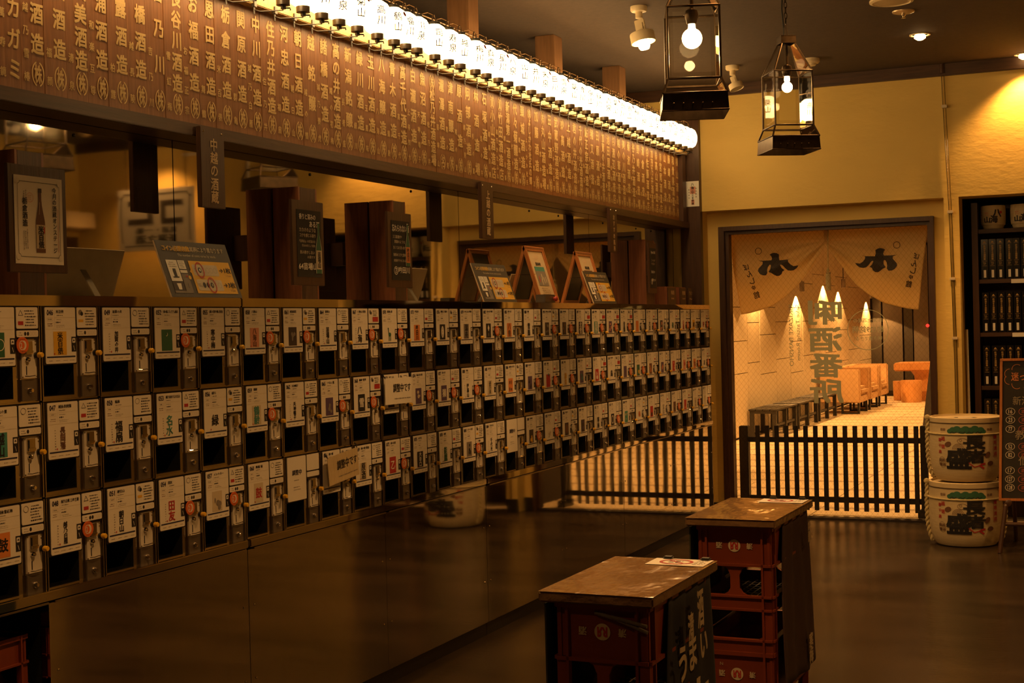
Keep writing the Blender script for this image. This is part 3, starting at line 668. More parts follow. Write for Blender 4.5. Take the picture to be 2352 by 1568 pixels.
# ------------------------------------------------------------------ bay under the first cabinet: stored red crate
def crate_mesh_parts(t, W, L, H, mirrored_text=True, marks=True, legible='清酒', n_mark=False):
    """red bottle crate; local origin at the middle of its underside; W along x, L along y"""
    w_, l_ = W/2, L/2; th = .012
    z = [0, .03/.345*H, .036/.345*H, .114/.345*H, .12/.345*H, .15/.345*H, .156/.345*H, .236/.345*H, .243/.345*H, H]
    for sgn, ax in ((-1, 'x'), (1, 'x'), (-1, 'y'), (1, 'y')):
        half = w_ if ax == 'x' else l_; off = l_ if ax == 'x' else w_
        fr = Fr((0, sgn*off, 0), (-sgn, 0, 0), (0, 0, 1), (0, sgn, 0)) if ax == 'x' else Fr((sgn*off, 0, 0), (0, sgn, 0), (0, 0, 1), (sgn, 0, 0))
        b = MB(); e = half-.001
        b.fbox(fr, -e, e, z[0], z[1], -th, 0).fbox(fr, -e, e, z[1], z[2], -th, .006)                       # bottom band and rib
        b.fbox(fr, -e, e, z[3], z[4], -th, .006).fbox(fr, -e, e, z[4], z[5], -th, 0).fbox(fr, -e, e, z[5], z[6], -th, .006)
        b.fbox(fr, -e, e, z[7], z[8], -th, .006).fbox(fr, -e, e, z[8], z[9], -th, -.004).fbox(fr, -e, e, z[9]-.012, z[9], -th, .004)
        for s2 in (-1, 1):
            b.fbox(fr, s2*e-(.022 if s2 > 0 else 0), s2*e+(0 if s2 > 0 else .022), z[1], z[8], -th, 0)
            b.fbox(fr, s2*(e-.026)-.003, s2*(e-.026)+.003, 0, z[9], -th, .006)
            c = .02                                                                                          # rounded lower window corners
            x = s2*(e-.023)
            b.poly(fr, [(x, z[2]), (x-s2*c, z[2]), (x-s2*c*.45, z[2]+c*.45*.6), (x, z[2]+c)][::s2], -th, -.001)
        p = .014; q = .036; za, zb = z[6], z[7]
        pts = [(-q, za), (q, za), (p+.008, za+.008), (p, za+.02), (p, zb-.026), (p+.008, zb-.008), (q, zb), (-q, zb), (-p-.008, zb-.008), (-p, zb-.026), (-p, za+.02), (-p-.008, za+.008)]
        b.poly(fr, pts, -th, -.001)
        side = part('side_wall', b, crate_m, t)
        if marks and ax == 'x' and sgn < 0:
            m = MB(); zc_ = (z[8]+z[9])/2-.002; d = -.0025; k = -1 if mirrored_text else 1
            pale = ik('l')
            m.disc(fr, 0, zc_, .0185, d, None, pale, 26)
            m.text(fr, 'R', -.0055*k*-1, zc_, w=.011, h=.020, d=d+.0006, mi=ik('r'), bold=.05, mirror=True, rot=PI if k < 0 else 0)
            m.text(fr, 'R', .0055*k*-1, zc_, w=.011, h=.020, d=d+.0006, mi=ik('r'), bold=.05, rot=PI if k < 0 else 0)
            for ch, sx in zip(legible, (-1, 1)): m.text(fr, ch, sx*.046*k, zc_, w=.018, h=.018, d=d, mi=pale, bold=.03, rot=PI if k < 0 else 0)
            if n_mark: m.text(fr, 'N', -.047, zc_+.028, w=.009, h=.009, d=d, mi=pale)
            part('crate_marks', m, INKS, side, label='pale printed mark and characters')
    b = MB(); zz = z[4]+.002
    for i in range(9): x = -w_+th+(W-2*th)*(i+.5)/9; b.box(x-.002, x+.002, -l_+th, l_-th, zz, zz+.006)
    for i in range(12): y = -l_+th+(L-2*th)*(i+.5)/12; b.box(-w_+th, w_-th, y-.002, y+.002, zz, zz+.006)
    part('floor_grid', b, M('grid_dark', (.05, .012, .008), .5), t)

def crate(org, W, L, H, label, rot=0., **kw):
    t = thing('bottle_crate', label, 'crate', (0, 0, 0), 'red bottle crates'); crate_mesh_parts(t, W, L, H, **kw)
    t.location = org; t.rotation_euler = (0, 0, rot); return t
# rotated so that its printed side faces the room
crate((-.155, 2.83, 0), .40, .22, .36, 'lower red bottle crate stored in the bay under the leftmost cabinet', PI/2, legible='清酒')
crate((-.155, 2.83, .362), .40, .22, .25, 'upper red bottle crate stored in the bay at the lower left corner', PI/2, legible='清酒')

# ------------------------------------------------------------------ two crate tables
def table(x0, x1, y0, y1, ztop, rot, who, cloth, hz):
    cx, cy = (x0+x1)/2, (y0+y1)/2
    W, L = x1-x0, y1-y0
    lo = crate((cx+.004, cy, 0), W-.05, L-.06, hz, 'lower red bottle crate of the %s crate table' % who, rot, n_mark=True)
    crate((cx+.004, cy, hz), W-.05, L-.06, ztop-.026-hz, 'upper red bottle crate of the %s crate table, upside down' % who, rot)
    u = Vector((math.cos(rot), math.sin(rot), 0)); v = Vector((-math.sin(rot), math.cos(rot), 0))
    f = Fr((cx, cy, ztop), u, v, (0, 0, 1))
    t = thing('table_board', 'plastic wrapped board lying on the %s stack of red crates' % who, 'table top', (cx, cy, ztop-.025), 'wrapped crate table tops')
    b = MB(); nx, ny = 26, 44; rg = random.Random(len(who)); hw, hl = W/2, L/2          # wrinkled film over a flat board
    hs = {}
    for i in range(nx+1):
        for j in range(ny+1):
            e = min(i, nx-i, j, ny-j); hs[i, j] = ((rg.random()-.5)*(.0014 if e in (1, 2, 3) else .0003)+.0007*math.sin(i*.5+j*.16+len(who)*2)*math.sin(j*.33+i*.1))*(1 if e > 0 else 0)
    b.add([f(-hw+W*i/nx, -hl+L*j/ny, hs[i, j]) for i in range(nx+1) for j in range(ny+1)],
          [(i*(ny+1)+j, (i+1)*(ny+1)+j, (i+1)*(ny+1)+j+1, i*(ny+1)+j+1) for i in range(nx) for j in range(ny)])
    part('wrapped_top', b, wrap_m, t, True)
    b = MB(); b.fbox(f, -hw, hw, -hl, hl, -.024, -.0016); part('board_edge', b, M('wrapped_edge', (.20, .12, .06), .2, var=.2, bump=.004, bscale=30), t, bevel=.004)
    nt = part('paper_notice', MB().fbox(f, -.02, .125, .145, .235, .0012, .0022), white_m, t, label='white paper notice with a red sign')
    m = MB().ring(f, .045, .19, .042, .008, .0028, ik('r'), 30, ry=.034); m.stroke(f, [(.025, .205), (.065, .176)], .006, .0028, ik('r')); m.lines(f, .02, .07, .172, .21, 2, .0027, ik('k'), 5, .4); m.lines(f, .09, .12, .16, .225, 4, .0027, ik('g'), 9)
    part('notice_print', m, INKS, nt)
    for xx in (.01, .105): part('clip', MB().fbox(f, xx-.012, xx+.012, .225, .246, .0, .008), black, t, bevel=.003)
    # cloth apron tied around the crates, hanging down the right side
    A = thing('cloth_apron', '%s apron draped over the right side of the %s crate table' % (cloth, who), 'apron', (cx, cy, 0), 'aprons on the crate tables')
    n, mm = 22, 18; vs = []; fs = []
    zb = .16 if who == 'near' else .33
    for i in range(n+1):
        s_ = i/n
        for j in range(mm+1):
            q = j/mm; zz = ztop-.028-(ztop-.028-zb)*q
            ya = -hl+.05+.10*(1-q)**2; yb2 = hl-.015+.02*q
            out = hw-.018+.02*q+.006*math.sin(s_*9+q*2)*q+.004*math.sin(s_*21+1)
            vs.append(f(out, ya+(yb2-ya)*s_, zz-ztop))
    for i in range(n):
        for j in range(mm): fs.append((i*(mm+1)+j, i*(mm+1)+j+1, (i+1)*(mm+1)+j+1, (i+1)*(mm+1)+j))
    cm = navy_c if who == 'near' else plum_c
    cl = part('cloth', MB().add(vs, fs), cm, A, True)
    md = cl.modifiers.new('thick', 'SOLIDIFY'); md.thickness = .002; md.offset = 0
    part('left_cloth', MB().fbox(f, -hw+.006, -hw+.010, -hl+.02, hl-.02, -.62, -.03), green_c, A)
    fa = Fr(f(hw+.006, 0, 0)-Vector((0, 0, ztop)), v, (0, 0, 1), u)
    b = MB()
    if who == 'near':
        for ch, y, z, wd, h in (('酒', .055, .762, .045, .085), ('清', -.02, .735, .040, .06), ('う', -.085, .665, .05, .075), ('ま', -.01, .675, .05, .075), ('い', .075, .675, .05, .055), ('自', .035, .51, .135, .19)):
            b.text(fa, ch, y, z, w=wd, h=h, d=.006, bold=.045, rot=.06, res=3)
    else:
        b.vtext(fa, '吟醸', .135, .77, .74, .035, .006, 0, .04); b.text(fa, 'sake', .16, .735, w=.03, h=.01, d=.006); b.vtext(fa, '寒梅', .10, .42, .375, .05, .012, 0, .04)
    part('apron_lettering', b, M('apron_print', (.50, .42, .30), .8), cl)
    b = MB()
    if who == 'near': b.tube([f(-.01, -hl+.028, -.045), f(.04, -hl+.022, -.055), f(hw-.02, -hl+.020, -.080)], .0042, 8).tube([f(.03, -hl+.018, -.050), f(hw-.02, -hl+.016, -.066)], .004, 8)
    if who == 'near': part('cord', b, M('braided_cord', (.17, .15, .12), .8, bump=.002, bscale=300), A)
table(1.553, 1.818, 2.868, 3.355, .84, -.015, 'near', 'dark navy', .41)
table(1.525, 1.797, 4.072, 4.575, .84, -.012, 'far', 'dark plum', .445)

# ------------------------------------------------------------------ things standing on the cabinets (their top is at z = 1.5405)
ZC = 1.541
def bottle_shape(k=1.):
    prof = [(-.030, 0), (-.031, .02), (-.031, .135), (-.029, .155), (-.020, .19), (-.012, .225), (-.0095, .25), (-.0095, .285), (-.0105, .287), (-.0105, .305)]
    return [(x*k, z*k) for x, z in prof]+[(-x*k, z*k) for x, z in prof[::-1]]
def box_post(y0, y1, zt, lab, x0=-.296, x1=-.18):
    t = thing('wooden_box_post', lab, 'post', ((x0+x1)/2, (y0+y1)/2, ZC), 'wooden box posts on the cabinets')
    w_ = .012
    part('side_board', MB().box(x0, x1, y0, y0+w_, ZC, zt), red_w, t, bevel=.0012); part('side_board', MB().box(x0, x1, y1-w_, y1, ZC, zt), red_w, t, bevel=.0012)
    part('front_board', MB().box(x1-w_, x1, y0+w_, y1-w_, ZC, zt-.002), dark_w, t); part('back_board', MB().box(x0, x0+w_, y0+w_, y1-w_, ZC, zt-.002), dark_w, t)
    part('top_board', MB().box(x0+w_, x1-w_, y0+w_, y1-w_, zt-.014, zt-.004), red_w, t)
def post_sign(y0, y1, z0, z1, x, lab, post_x, kind, cat='sign'):
    py = {'poster': 3.18, 'a': 4.695, 'b': 5.43, 'c': 8.93}[kind]
    t = thing('post_sign', lab, cat, (x, (y0+y1)/2, (z0+z1)/2))
    part('backing_board', MB().box(x-.016, x-.004, y0, y1, z0, z1), dark_w, t, bevel=.0015)
    part('standoff', MB().box(post_x+.0005, x-.0155, max(y0, py)+.005, max(y0, py)+.05, (z0+z1)/2-.05, (z0+z1)/2+.05), dark_w, t)
    W, H = y1-y0, z1-z0; f = FW(x-.004, (y0+y1)/2, (z0+z1)/2); d = .004
    if kind == 'poster':
        sheet = part('paper_sheet', MB().fbox(f, -W*.405, W*.42, -H*.42, H*.40, .0005, .0020), white_m, t); b = MB(); a = W*.36; c = H*.355
        b.frame_lines(f, -a, a, -c, c*.98, .0012, d, ik('k'))
        for sx in (-1, 1):
            for sy in (-1, 1): b.disc(f, sx*a, sy*c*(.98 if sy > 0 else 1), .009, d+.0002, None, ik('w'), 14); b.ring(f, sx*a, sy*c*(.98 if sy > 0 else 1), .009, .0012, d+.0004, ik('k'), 10, a0=(PI if sx > 0 else -PI/2) if sy > 0 else (PI/2 if sx > 0 else 0), a1=(PI*1.5 if sx > 0 else 0) if sy > 0 else (PI if sx > 0 else PI/2))
        fb = FW(x, (y0+y1)/2+W*.02, (z0+z1)/2-H*.31); k = H*.60/.305
        b.poly(fb, bottle_shape(k), 0, None, ik('b')); b.poly(fb, [(-.031*k, .018*k), (.031*k, .018*k), (.031*k, .132*k), (-.031*k, .132*k)], .0006, None, ik('l'))
        b.rect(fb, -.0105*k, .0105*k, .285*k, .306*k, .0008, ik('d')); b.rect(fb, .018*k, .026*k, .092*k, .122*k, .0012, ik('r')); b.stroke(fb, [(-.006*k, .24*k), (-.010*k, .18*k)], .0016, .0012, ik('l'))
        b.vtext(fb, '米百俵', 0, .110*k, .038*k, .036*k, .0014, ik('k'), .04)
        b.vtext(f, '今月の酒蔵オンステージ', W*.27, H*.285, -H*.285, .0155, d, ik('k'), .02); b.vtext(f, '栃倉酒造', -W*.24, H*.165, -H*.04, .0185, d, ik('k'), .03)
        b.lines(Fr(f.o, (0, 0, -1), (0, 1, 0), (1, 0, 0)), -H*.27, -H*.17, -W*.27, -W*.20, 2, d, ik('g'), 3, .35); b.lines(Fr(f.o, (0, 0, -1), (0, 1, 0), (1, 0, 0)), H*.09, H*.29, -W*.28, -W*.19, 3, d, ik('g'), 4, .35)
        b.ring(f, -W*.15, H*.20, .0135, .0012, d, ik('i'), 22); b.lines(f, -W*.15-.009, -W*.15+.009, H*.20-.008, H*.20+.008, 3, d, ik('i'), 6, .4); b.rect(f, W*.325, W*.33, -H*.30, H*.11, d, ik('r'))
        part('poster_print', b, INKS, sheet)
    else:
        bl = part('chalk_panel', MB().fbox(f, -W*.36, W*.40, -H*.40, H*.39, .0005, .0020), chalk_b, t); b = MB(); cw = ik('w')
        fb = FW(x, (y0+y1)/2+W*.29, (z0+z1)/2-H*.355)
        if kind == 'a':
            rows = [('香りと深みの', -.05, .31, .56, .07, .03), ('ある酒', .17, .225, .34, .075, .03), ('カカオのような', -.05, .155, .56, .05, .02), ('コクを感じる香り', -.05, .09, .54, .045, .02), ('『苗場山』の伏流水を', -.06, .02, .55, .036, .01),
                    ('仕込み水として使用', -.03, -.03, .45, .033, .01), ('飲み飽きしない', -.07, -.11, .50, .045, .02), ('お酒です', .05, -.165, .26, .035, .01), ('64苗場山', -.06, -.275, .62, .085, .035)]
            name, lc, k = '苗場山', 'l', .60
        else:
            rows = [('忘れられない酒', .0, .29, .76, .10, .03), ('三温糖や', -.14, .175, .40, .045, .02), ('黒糖のような', -.05, .11, .48, .045, .02), ('甘くてほろ苦い香り', -.06, .03, .56, .045, .01), ('独特のコクと酸味', -.05, -.065, .58, .045, .02),
                    ('余韻がクセになる', -.06, -.14, .54, .04, .01), ('吟田川', .11, -.265, .50, .09, .03)]
            name, lc, k = '吟田川', 'o', .56
            b.ring(f, -.22*W, -.275*H, .018, .003, d, cw, 24); b.text(f, '73', -.22*W, -.275*H, w=.016, h=.022, d=d, mi=cw, bold=.03)
        if kind == 'c':
            rows = [('Hydro SAKE', 0, .30, .6, .07, .03), ('ゴールド', 0, .15, .5, .05, .01), ('ウイスキー', 0, .08, .5, .05, .01), ('飲み比べ', -.04, -.08, .5, .06, .02), ('三種セット', 0, -.24, .6, .06, .02)]; name = ''
        for tx, px, pz, wd, hh, bo in rows: b.text(f, tx, px*W, pz*H, w=wd*W*.92, h=hh*H*.95, d=d, mi=ik('l') if hh < .06 else cw, bold=bo)
        if name:
            kk = k*H/.305; o = [(px*1.10, pz) for px, pz in bottle_shape(kk)]
            if kind == 'b': fb = FW(x, (y0+y1)/2+W*.285, (z0+z1)/2-H*.21); 
            b.poly(fb, [(px*1.12, pz+.0) for px, pz in bottle_shape(kk*1.02)], .0008, None, cw); b.poly(fb, o[:], .0014, None, ik('e')) if False else b.poly(fb, bottle_shape(kk), .0014, None, ik('e'))
            b.rect(fb, -.030*kk, .030*kk, .025*kk, .14*kk, .0020, ik(lc)); b.vtext(fb, name, 0, .115*kk, .05*kk, .034*kk, .0026, ik('k'), .03)
        part('chalk_writing', b, INKS, bl)
box_post(3.18, 3.30, 1.968, 'wooden box post at the left edge, behind the bottle poster')
box_post(4.695, 4.83, 1.982, 'wooden box post behind the chalk sign with a green bottle')
box_post(5.453, 5.574, 1.983, 'wooden box post behind the chalk sign with an orange labelled bottle')
box_post(8.931, 9.12, 1.974, 'wooden box post near the corridor door, beside the small sign boxes')
post_sign(3.02, 3.252, 1.606, 1.905, -.055, 'white paper poster with a brown bottle on a dark board', -.18, 'poster', 'poster')
post_sign(4.525, 4.75, 1.597, 1.917, -.10, 'chalk sign with a green bottle and the number 64', -.18, 'a', 'chalk sign')
post_sign(5.265, 5.48, 1.60, 1.919, -.10, 'chalk sign with an orange labelled bottle and circled number 73', -.177, 'b', 'chalk sign')
post_sign(8.86, 9.02, 1.62, 1.95, -.13, 'narrow dark sign with faint writing near the corridor door', -.18, 'c', 'chalk sign')
for i, (y0, y1, tx, en, lab) in enumerate(((9.22, 9.42, '梅酒', 'Plum Wine', 'left'), (9.50, 9.66, '特別酒', 'Special', 'middle'), (9.70, 9.80, 'ワイン', 'Wine', 'right'))):
    t = thing('sign_box', lab+' of three low brown sign boxes at the door end', 'sign', (-.16, (y0+y1)/2, ZC), 'low brown sign boxes')
    bx = part('body', MB().box(-.29, -.13, y0, y1, ZC, 1.668), red_w if i < 2 else dark_w, t, bevel=.002)
    pn = part('front_plate', MB().box(-.1295, -.124, y0+.01, y1-.01, ZC+.004, 1.662), dark_w, t); f = FW(-.124, (y0+y1)/2, 1.61); b = MB()
    b.text(f, tx, .01, .018, w=.07, h=.028, d=.001, bold=.03); b.text(f, en, .01, -.022, w=.06, h=.013, d=.001, bold=.02)
    part('lettering', b, cream_sign, pn)

def coin_sign(yc, lab, x=-.02):
    """leaning black board on a strut"""
    W, H, th = .385, .195, math.radians(20)
    v = Vector((-math.sin(th), 0, math.cos(th))); n = Vector((math.cos(th), 0, math.sin(th)))
    t = thing('coin_sign', lab, 'sign', (x, yc, ZC), 'coin price signs'); f = Fr((x, yc, ZC+.001), (0, 1, 0), v, n)
    bo = part('board', MB().fbox(f, -W/2, W/2, 0, H, -.005, 0), M('foam_board', (.66, .52, .34), .6), t)
    pr = part('front_sheet', MB().fbox(f, -W/2+.001, W/2, 0, H, .0002, .0010), M('sign_charcoal', (.045, .038, .03), .5), t)
    part('strut', MB().fbox(Fr(f(0, H*.62, -.006), (0, 1, 0), Vector((-.55, 0, -.84)), Vector((-.84, 0, .55))), -.014, .014, 0, .135, -.002, 0), M('strut_grey', (.42, .35, .26), .6), t)
    b = MB(); d = .0018
    b.text(f, 'コイン必要枚数は銘柄により異なります', .0, H*.865, w=W*.86, h=H*.095, d=d, mi=ik('l'), bold=.02); b.text(f, 'コイン必要枚数', -W*.245, H*.865, w=W*.37, h=H*.10, d=d+.0006, mi=ik('y'), bold=.03)
    b.text(f, 'The number of coins varies by stock.', .01, H*.745, w=W*.54, h=H*.06, d=d, mi=ik('l'))
    b.rect(f, -W*.13, W*.455, H*.07, H*.655, d, ik('y')); b.poly(f, [(-W*.13, H*.49), (-W*.15, H*.46), (-W*.13, H*.43)], d, None, ik('y'))
    for q, (zr, k, s_) in enumerate(((H*.49, 1, '→1枚'), (H*.22, 3, '→3枚'))):
        b.rrect(f, -W*.10, W*.26, zr-H*.10, zr+H*.10, .006, d+.0004, None, ik('l')); b.lines(f, -W*.085, -W*.04, zr-H*.04, zr+H*.04, 2, d+.0008, ik('g'), q, .3)
        for j in range(5):
            if j < k: b.disc(f, W*(-.005+.055*j), zr, W*.022, d+.0008, None, ik('k'), 14, ry=H*.05)
            else: b.ring(f, W*(-.005+.055*j), zr, W*.022, .0007, d+.0008, ik('g'), 14, ry=H*.05)
        b.text(f, str(k), W*(-.005+.055*(k-1)), zr, w=W*.012, h=H*.045, d=d+.0012, mi=ik('w'), bold=.03)
        b.ring(f, W*(-.005+.055*(k-1)), zr, W*.058, .0045, d+.0014, ik('r'), 28, ry=H*.145); b.text(f, s_, W*.36, zr+H*.01, w=W*.17, h=H*.105, d=d+.0008, mi=ik('k'), bold=.02)
        b.text(f, '%d Coin' % k, W*.39, zr-H*.09, w=W*.07, h=H*.03, d=d+.0008, mi=ik('b'))
    b.rect(f, -W*.435, -W*.29, H*.28, H*.655, d, ik('w')); b.rect(f, -W*.28, -W*.185, H*.50, H*.655, d, ik('w')); b.rect(f, -W*.28, -W*.185, H*.43, H*.48, d, ik('w')); b.rect(f, -W*.28, -W*.185, H*.07, H*.415, d, ik('g'))
    b.rect(f, -W*.435, -W*.29, H*.12, H*.27, d, ik('d')); b.poly(f, [(-W*.385, H*.24), (-W*.325, H*.24), (-W*.335, H*.13), (-W*.375, H*.13)], d+.0004, None, ik('w')); b.rect(f, -W*.435, -W*.28, H*.07, H*.11, d, ik('g'))
    b.lines(f, -W*.42, -W*.31, H*.52, H*.63, 3, d+.0004, ik('g'), 2, .35); b.lines(f, -W*.27, -W*.195, H*.52, H*.64, 4, d+.0004, ik('g'), 3, .35); b.rect(f, -W*.38, -W*.34, H*.36, H*.50, d+.0004, ik('k')); b.rect(f, -W*.40, -W*.32, H*.34, H*.36, d+.0004, ik('k'))
    b.disc(f, -W*.175, H*.35, .007, d+.0004, None, ik('y'), 14); b.disc(f, -W*.215, H*.37, .004, d+.0004, None, ik('r'), 8); b.stroke(f, [(-W*.232, H*.16), (-W*.232, H*.24)], .002, d+.0006, ik('k'))
    part('sign_print', b, INKS, pr)
coin_sign(3.875, 'yellow and black coin price sign left of the first chalk sign')
coin_sign(6.228, 'yellow and black coin price sign left of the framed A-stands')
coin_sign(7.685, 'yellow and black coin price sign in front of the second framed A-stand', -.015)

def a_stand(yc, lab, art):
    W, H, th = .255, .31, math.radians(17)
    t = thing('framed_stand', lab, 'picture stand', (-.14, yc, ZC), 'wooden A-frame picture stands')
    for sgn in (1, -1):
        n = Vector((sgn*math.cos(th), 0, math.sin(th))); v = Vector((-sgn*math.sin(th), 0, math.cos(th))); u = Vector((0, sgn, 0))
        f = Fr((-.14+sgn*.093, yc, ZC+.004), u, v, n); bw = .026
        b = MB()
        for q in ((-W/2, W/2, 0, bw), (-W/2, W/2, H-bw, H), (-W/2, -W/2+bw, bw, H-bw), (W/2-bw, W/2, bw, H-bw)): b.fbox(f, *q, -.014, 0)
        for q in ((-W/2+.004, W/2-.004, .004, .012), (-W/2+.004, W/2-.004, H-.012, H-.004), (-W/2+.004, -W/2+.012, .012, H-.012), (W/2-.012, W/2-.004, .012, H-.012)): b.fbox(f, *q, 0, .004)
        part('frame', b, orange_w, t, bevel=.0012)
        bk = part('picture', MB().fbox(f, -W/2+bw, W/2-bw, bw, H-bw, -.010, -.005), [M('picture_paper', (.62, .50, .34), .3)] if sgn > 0 else black, t)
        if sgn > 0:
            b = MB(); d = -.004
            b.text(f, '最新秋' if art == 'a' else '最新歌', 0, H*.69, w=.07, h=.019, d=d, mi=ik('k'), bold=.02); b.ring(f, 0, H*.82, .014, .0008, d, ik('i')); b.lines(f, -.04, .04, H*.78, H*.84, 2, d, ik('i'), 3, .12)
            b.rect(f, -.065, .065, H*.30, H*.64, d, ik('t') if art == 'a' else ik('b')); b.rect(f, -.065, .065, H*.30, H*(.56 if art == 'a' else .62), d+.0003, ik('g') if art == 'a' else ik('d'))
            if art == 'a':
                for j, (px, pz) in enumerate(((-.04, .42), (.0, .46), (.02, .40), (.045, .41), (-.01, .37))): b.disc(f, px, H*pz, .006, d+.0006, None, ik('r') if j == 0 else ik('l'), 8, ry=.02)
            else: b.disc(f, -.005, H*.44, .02, d+.0006, None, ik('l'), 12, ry=.03)
            b.lines(f, -.06, .06, H*.14, H*.27, 4, d, ik('b'), 5, .28); part('picture_print', b, INKS, bk)
    part('hinge_rod', MB().tube([(-.20, yc-W/2+.01, ZC+.15), (-.08, yc-W/2+.01, ZC+.15)], .0015, 6), chrome, t)
a_stand(6.925, 'orange wood framed A-stand with a blue green picture, left one', 'a')
a_stand(7.660, 'orange wood framed A-stand with a dark picture, behind a coin sign', 'b')
t = thing('control_box', 'small grey control box with a red button in front of an A-stand', 'control box', (-.02, 6.81, ZC))
part('case', MB().box(-.055, .0, 6.735, 6.875, ZC, 1.583), steel_dark, t, bevel=.003)
part('red_button', MB().lathe([(.009, 0), (.009, .006), (.013, .008), (.012, .018), (.006, .021)], 16, fr=Fr((0, 6.855, 1.561), (0, 1, 0), (0, 0, 1), (1, 0, 0))), red_p, t, True)

# ------------------------------------------------------------------ the board of brewery names
NAMES = '''マスカガミ|萬寿鏡
雪椿酒造㈱|越乃雪椿
福顔酒造㈱|福顔
久須美酒造㈱|清泉
池浦酒造㈱|和楽互尊
柏露酒造㈱|柏露
高橋酒造㈱|越長陵
吉乃川㈱|吉乃川
長谷川酒造㈱|雪紅梅
お福酒造㈱|お福正宗
恩田酒造㈱|舞鶴
栃倉酒造㈱|米百俵
関原酒造㈱|群亀
中川酒造㈱|越乃白雁
住乃井酒造㈱|住乃井
河忠酒造㈱|福扇
朝日酒造㈱|朝日山
越銘醸㈱|越の鶴
諸橋酒造㈱|越乃景虎
高の井酒造㈱|越の初梅
新潟銘醸㈱|長者盛
緑川酒造㈱|緑川
玉川酒造㈱|玉風味
八海醸造㈱|八海山
青木酒造㈱|鶴齢
高千代酒造㈱|高千代
白瀧酒造㈱|上善如水
魚沼酒造㈱|天神囃子
㈱松乃井酒造場|松乃井
瀧澤酒造㈴|苗場山
津南醸造㈱|霧の塔
原酒造㈱|越の誉
阿部酒造㈱|越乃男山
林酒造場|杉の露
石塚酒造㈱|姫の井
㈾小山酒造店|越路自慢
㈾竹田酒造店|越乃かたふね
新潟第一酒造㈱|越の白鳥
代々菊醸造㈱|代々菊
頚城酒造㈱|越路乃紅梅
㈱よしかわ杜氏の郷|よしかわ杜氏
加藤酒造㈱|清正
㈱丸山酒造場|雪中梅
田中酒造㈱|能鷹
武蔵野酒造㈱|スキー正宗
妙高酒造㈱|妙高山
上越酒造㈱|越の若竹
君の井酒造㈱|君の井
千代の光酒造㈱|千代の光
鮎正宗酒造㈱|鮎正宗
猪又酒造㈱|月不見の池
田原酒造㈱|雪鶴
加賀の井酒造㈱|加賀の井
池田屋酒造㈱|謙信
㈴渡辺酒造店|根知男山
越の華酒造㈱|越の華
美の川酒造㈱|美の川
菊波酒造㈱|菊波
谷乃井酒造㈱|谷乃井
野崎酒造場|野崎
濱倉酒造㈱|濱倉
㈴佐藤酒造店|佐藤
加茂乃井酒造㈱|加茂
㈱高山酒造店|高山
㈱宮尾酒造店|宮尾
山本酒造㈱|山本
藤縄酒造㈱|藤縄
和貴泉酒造㈱|和貴泉
横山酒造㈱|横山'''.split('\n')
BX = -.20; BP = .0961; BL = 3.2415
bt_ = thing('brewery_name_board', 'long wooden board of gold brewery names above the mirrors', 'sign board', (BX, 6.3, 2.09))
for i in range(-4, 68):
    y0 = BL+BP*i
    pk = part('plank', MB().box(BX-.018, BX+.0006*((i*5) % 3-1), y0+.0008, y0+BP-.0008, 2.125, 2.625), board_w, bt_)
    j = i+1
    if 0 <= j < len(NAMES):
        main, sub = NAMES[j].split('|'); f = FW(BX, y0, 0); n = len(main); b = MB(); res = 2 if i < 40 else 1
        top = 2.562 if n > 3 else 2.55; bot = 2.203
        size = min(.060, (top-bot)/(n-1)*.93)
        for q, ch in enumerate(main):
            z = top+(bot-top)*q/(n-1)
            if ch in '㈱㈴㈾':
                inner = {'㈱': '株', '㈴': '名', '㈾': '資'}[ch]; hh = size*1.12
                b.text(f, inner, .067, z, w=.030, h=hh*.80, d=.0014, bold=.035, res=res)
                for sg in (-1, 1): b.ring(f, .067, z, .0265, .0045, .0014, 0, 10, ry=hh*.56, a0=(-PI/2+.28 if sg > 0 else PI/2+.28), a1=(PI/2-.28 if sg > 0 else 3*PI/2-.28))
            else: b.vtext(f, ch, .067, z, z, size, .0014, 0, .04, .86, res=res)
        m_ = len(sub); st = min(.085, .27/m_); zt = 2.19+st*(m_-1)
        b.vtext(f, sub, .020, zt, 2.19, min(.028, st*.95), .0014, 0, .03, .80, res=1)
        part('lettering', b, gold, pk, label='gold lettering')
yE = 9.80
part('bottom_rail', MB().box(-.297, -.168, 2.62, 9.92, 2.100, 2.142), dark_wy, bt_, bevel=.002)
part('top_rail', MB().box(BX-.02, -.155, 2.62, 9.87, 2.618, 2.662), M('gilt_rail', (.42, .27, .10), .55, var=.25, scale=60, bump=.002, bscale=160), bt_, bevel=.003)
part('end_stile', MB().box(BX-.02, -.170, 9.785, 9.87, 2.12, 2.63), dark_w, bt_, bevel=.002)
part('back_panel', MB().box(-.297, BX-.019, 2.62, 9.87, 2.142, 2.618), dark_wy, bt_)
part('fascia', MB().box(-.25, BX-.004, 2.62, 9.87, 2.662, 2.775), M('fascia_wood', (.50, .36, .18), .6), bt_)
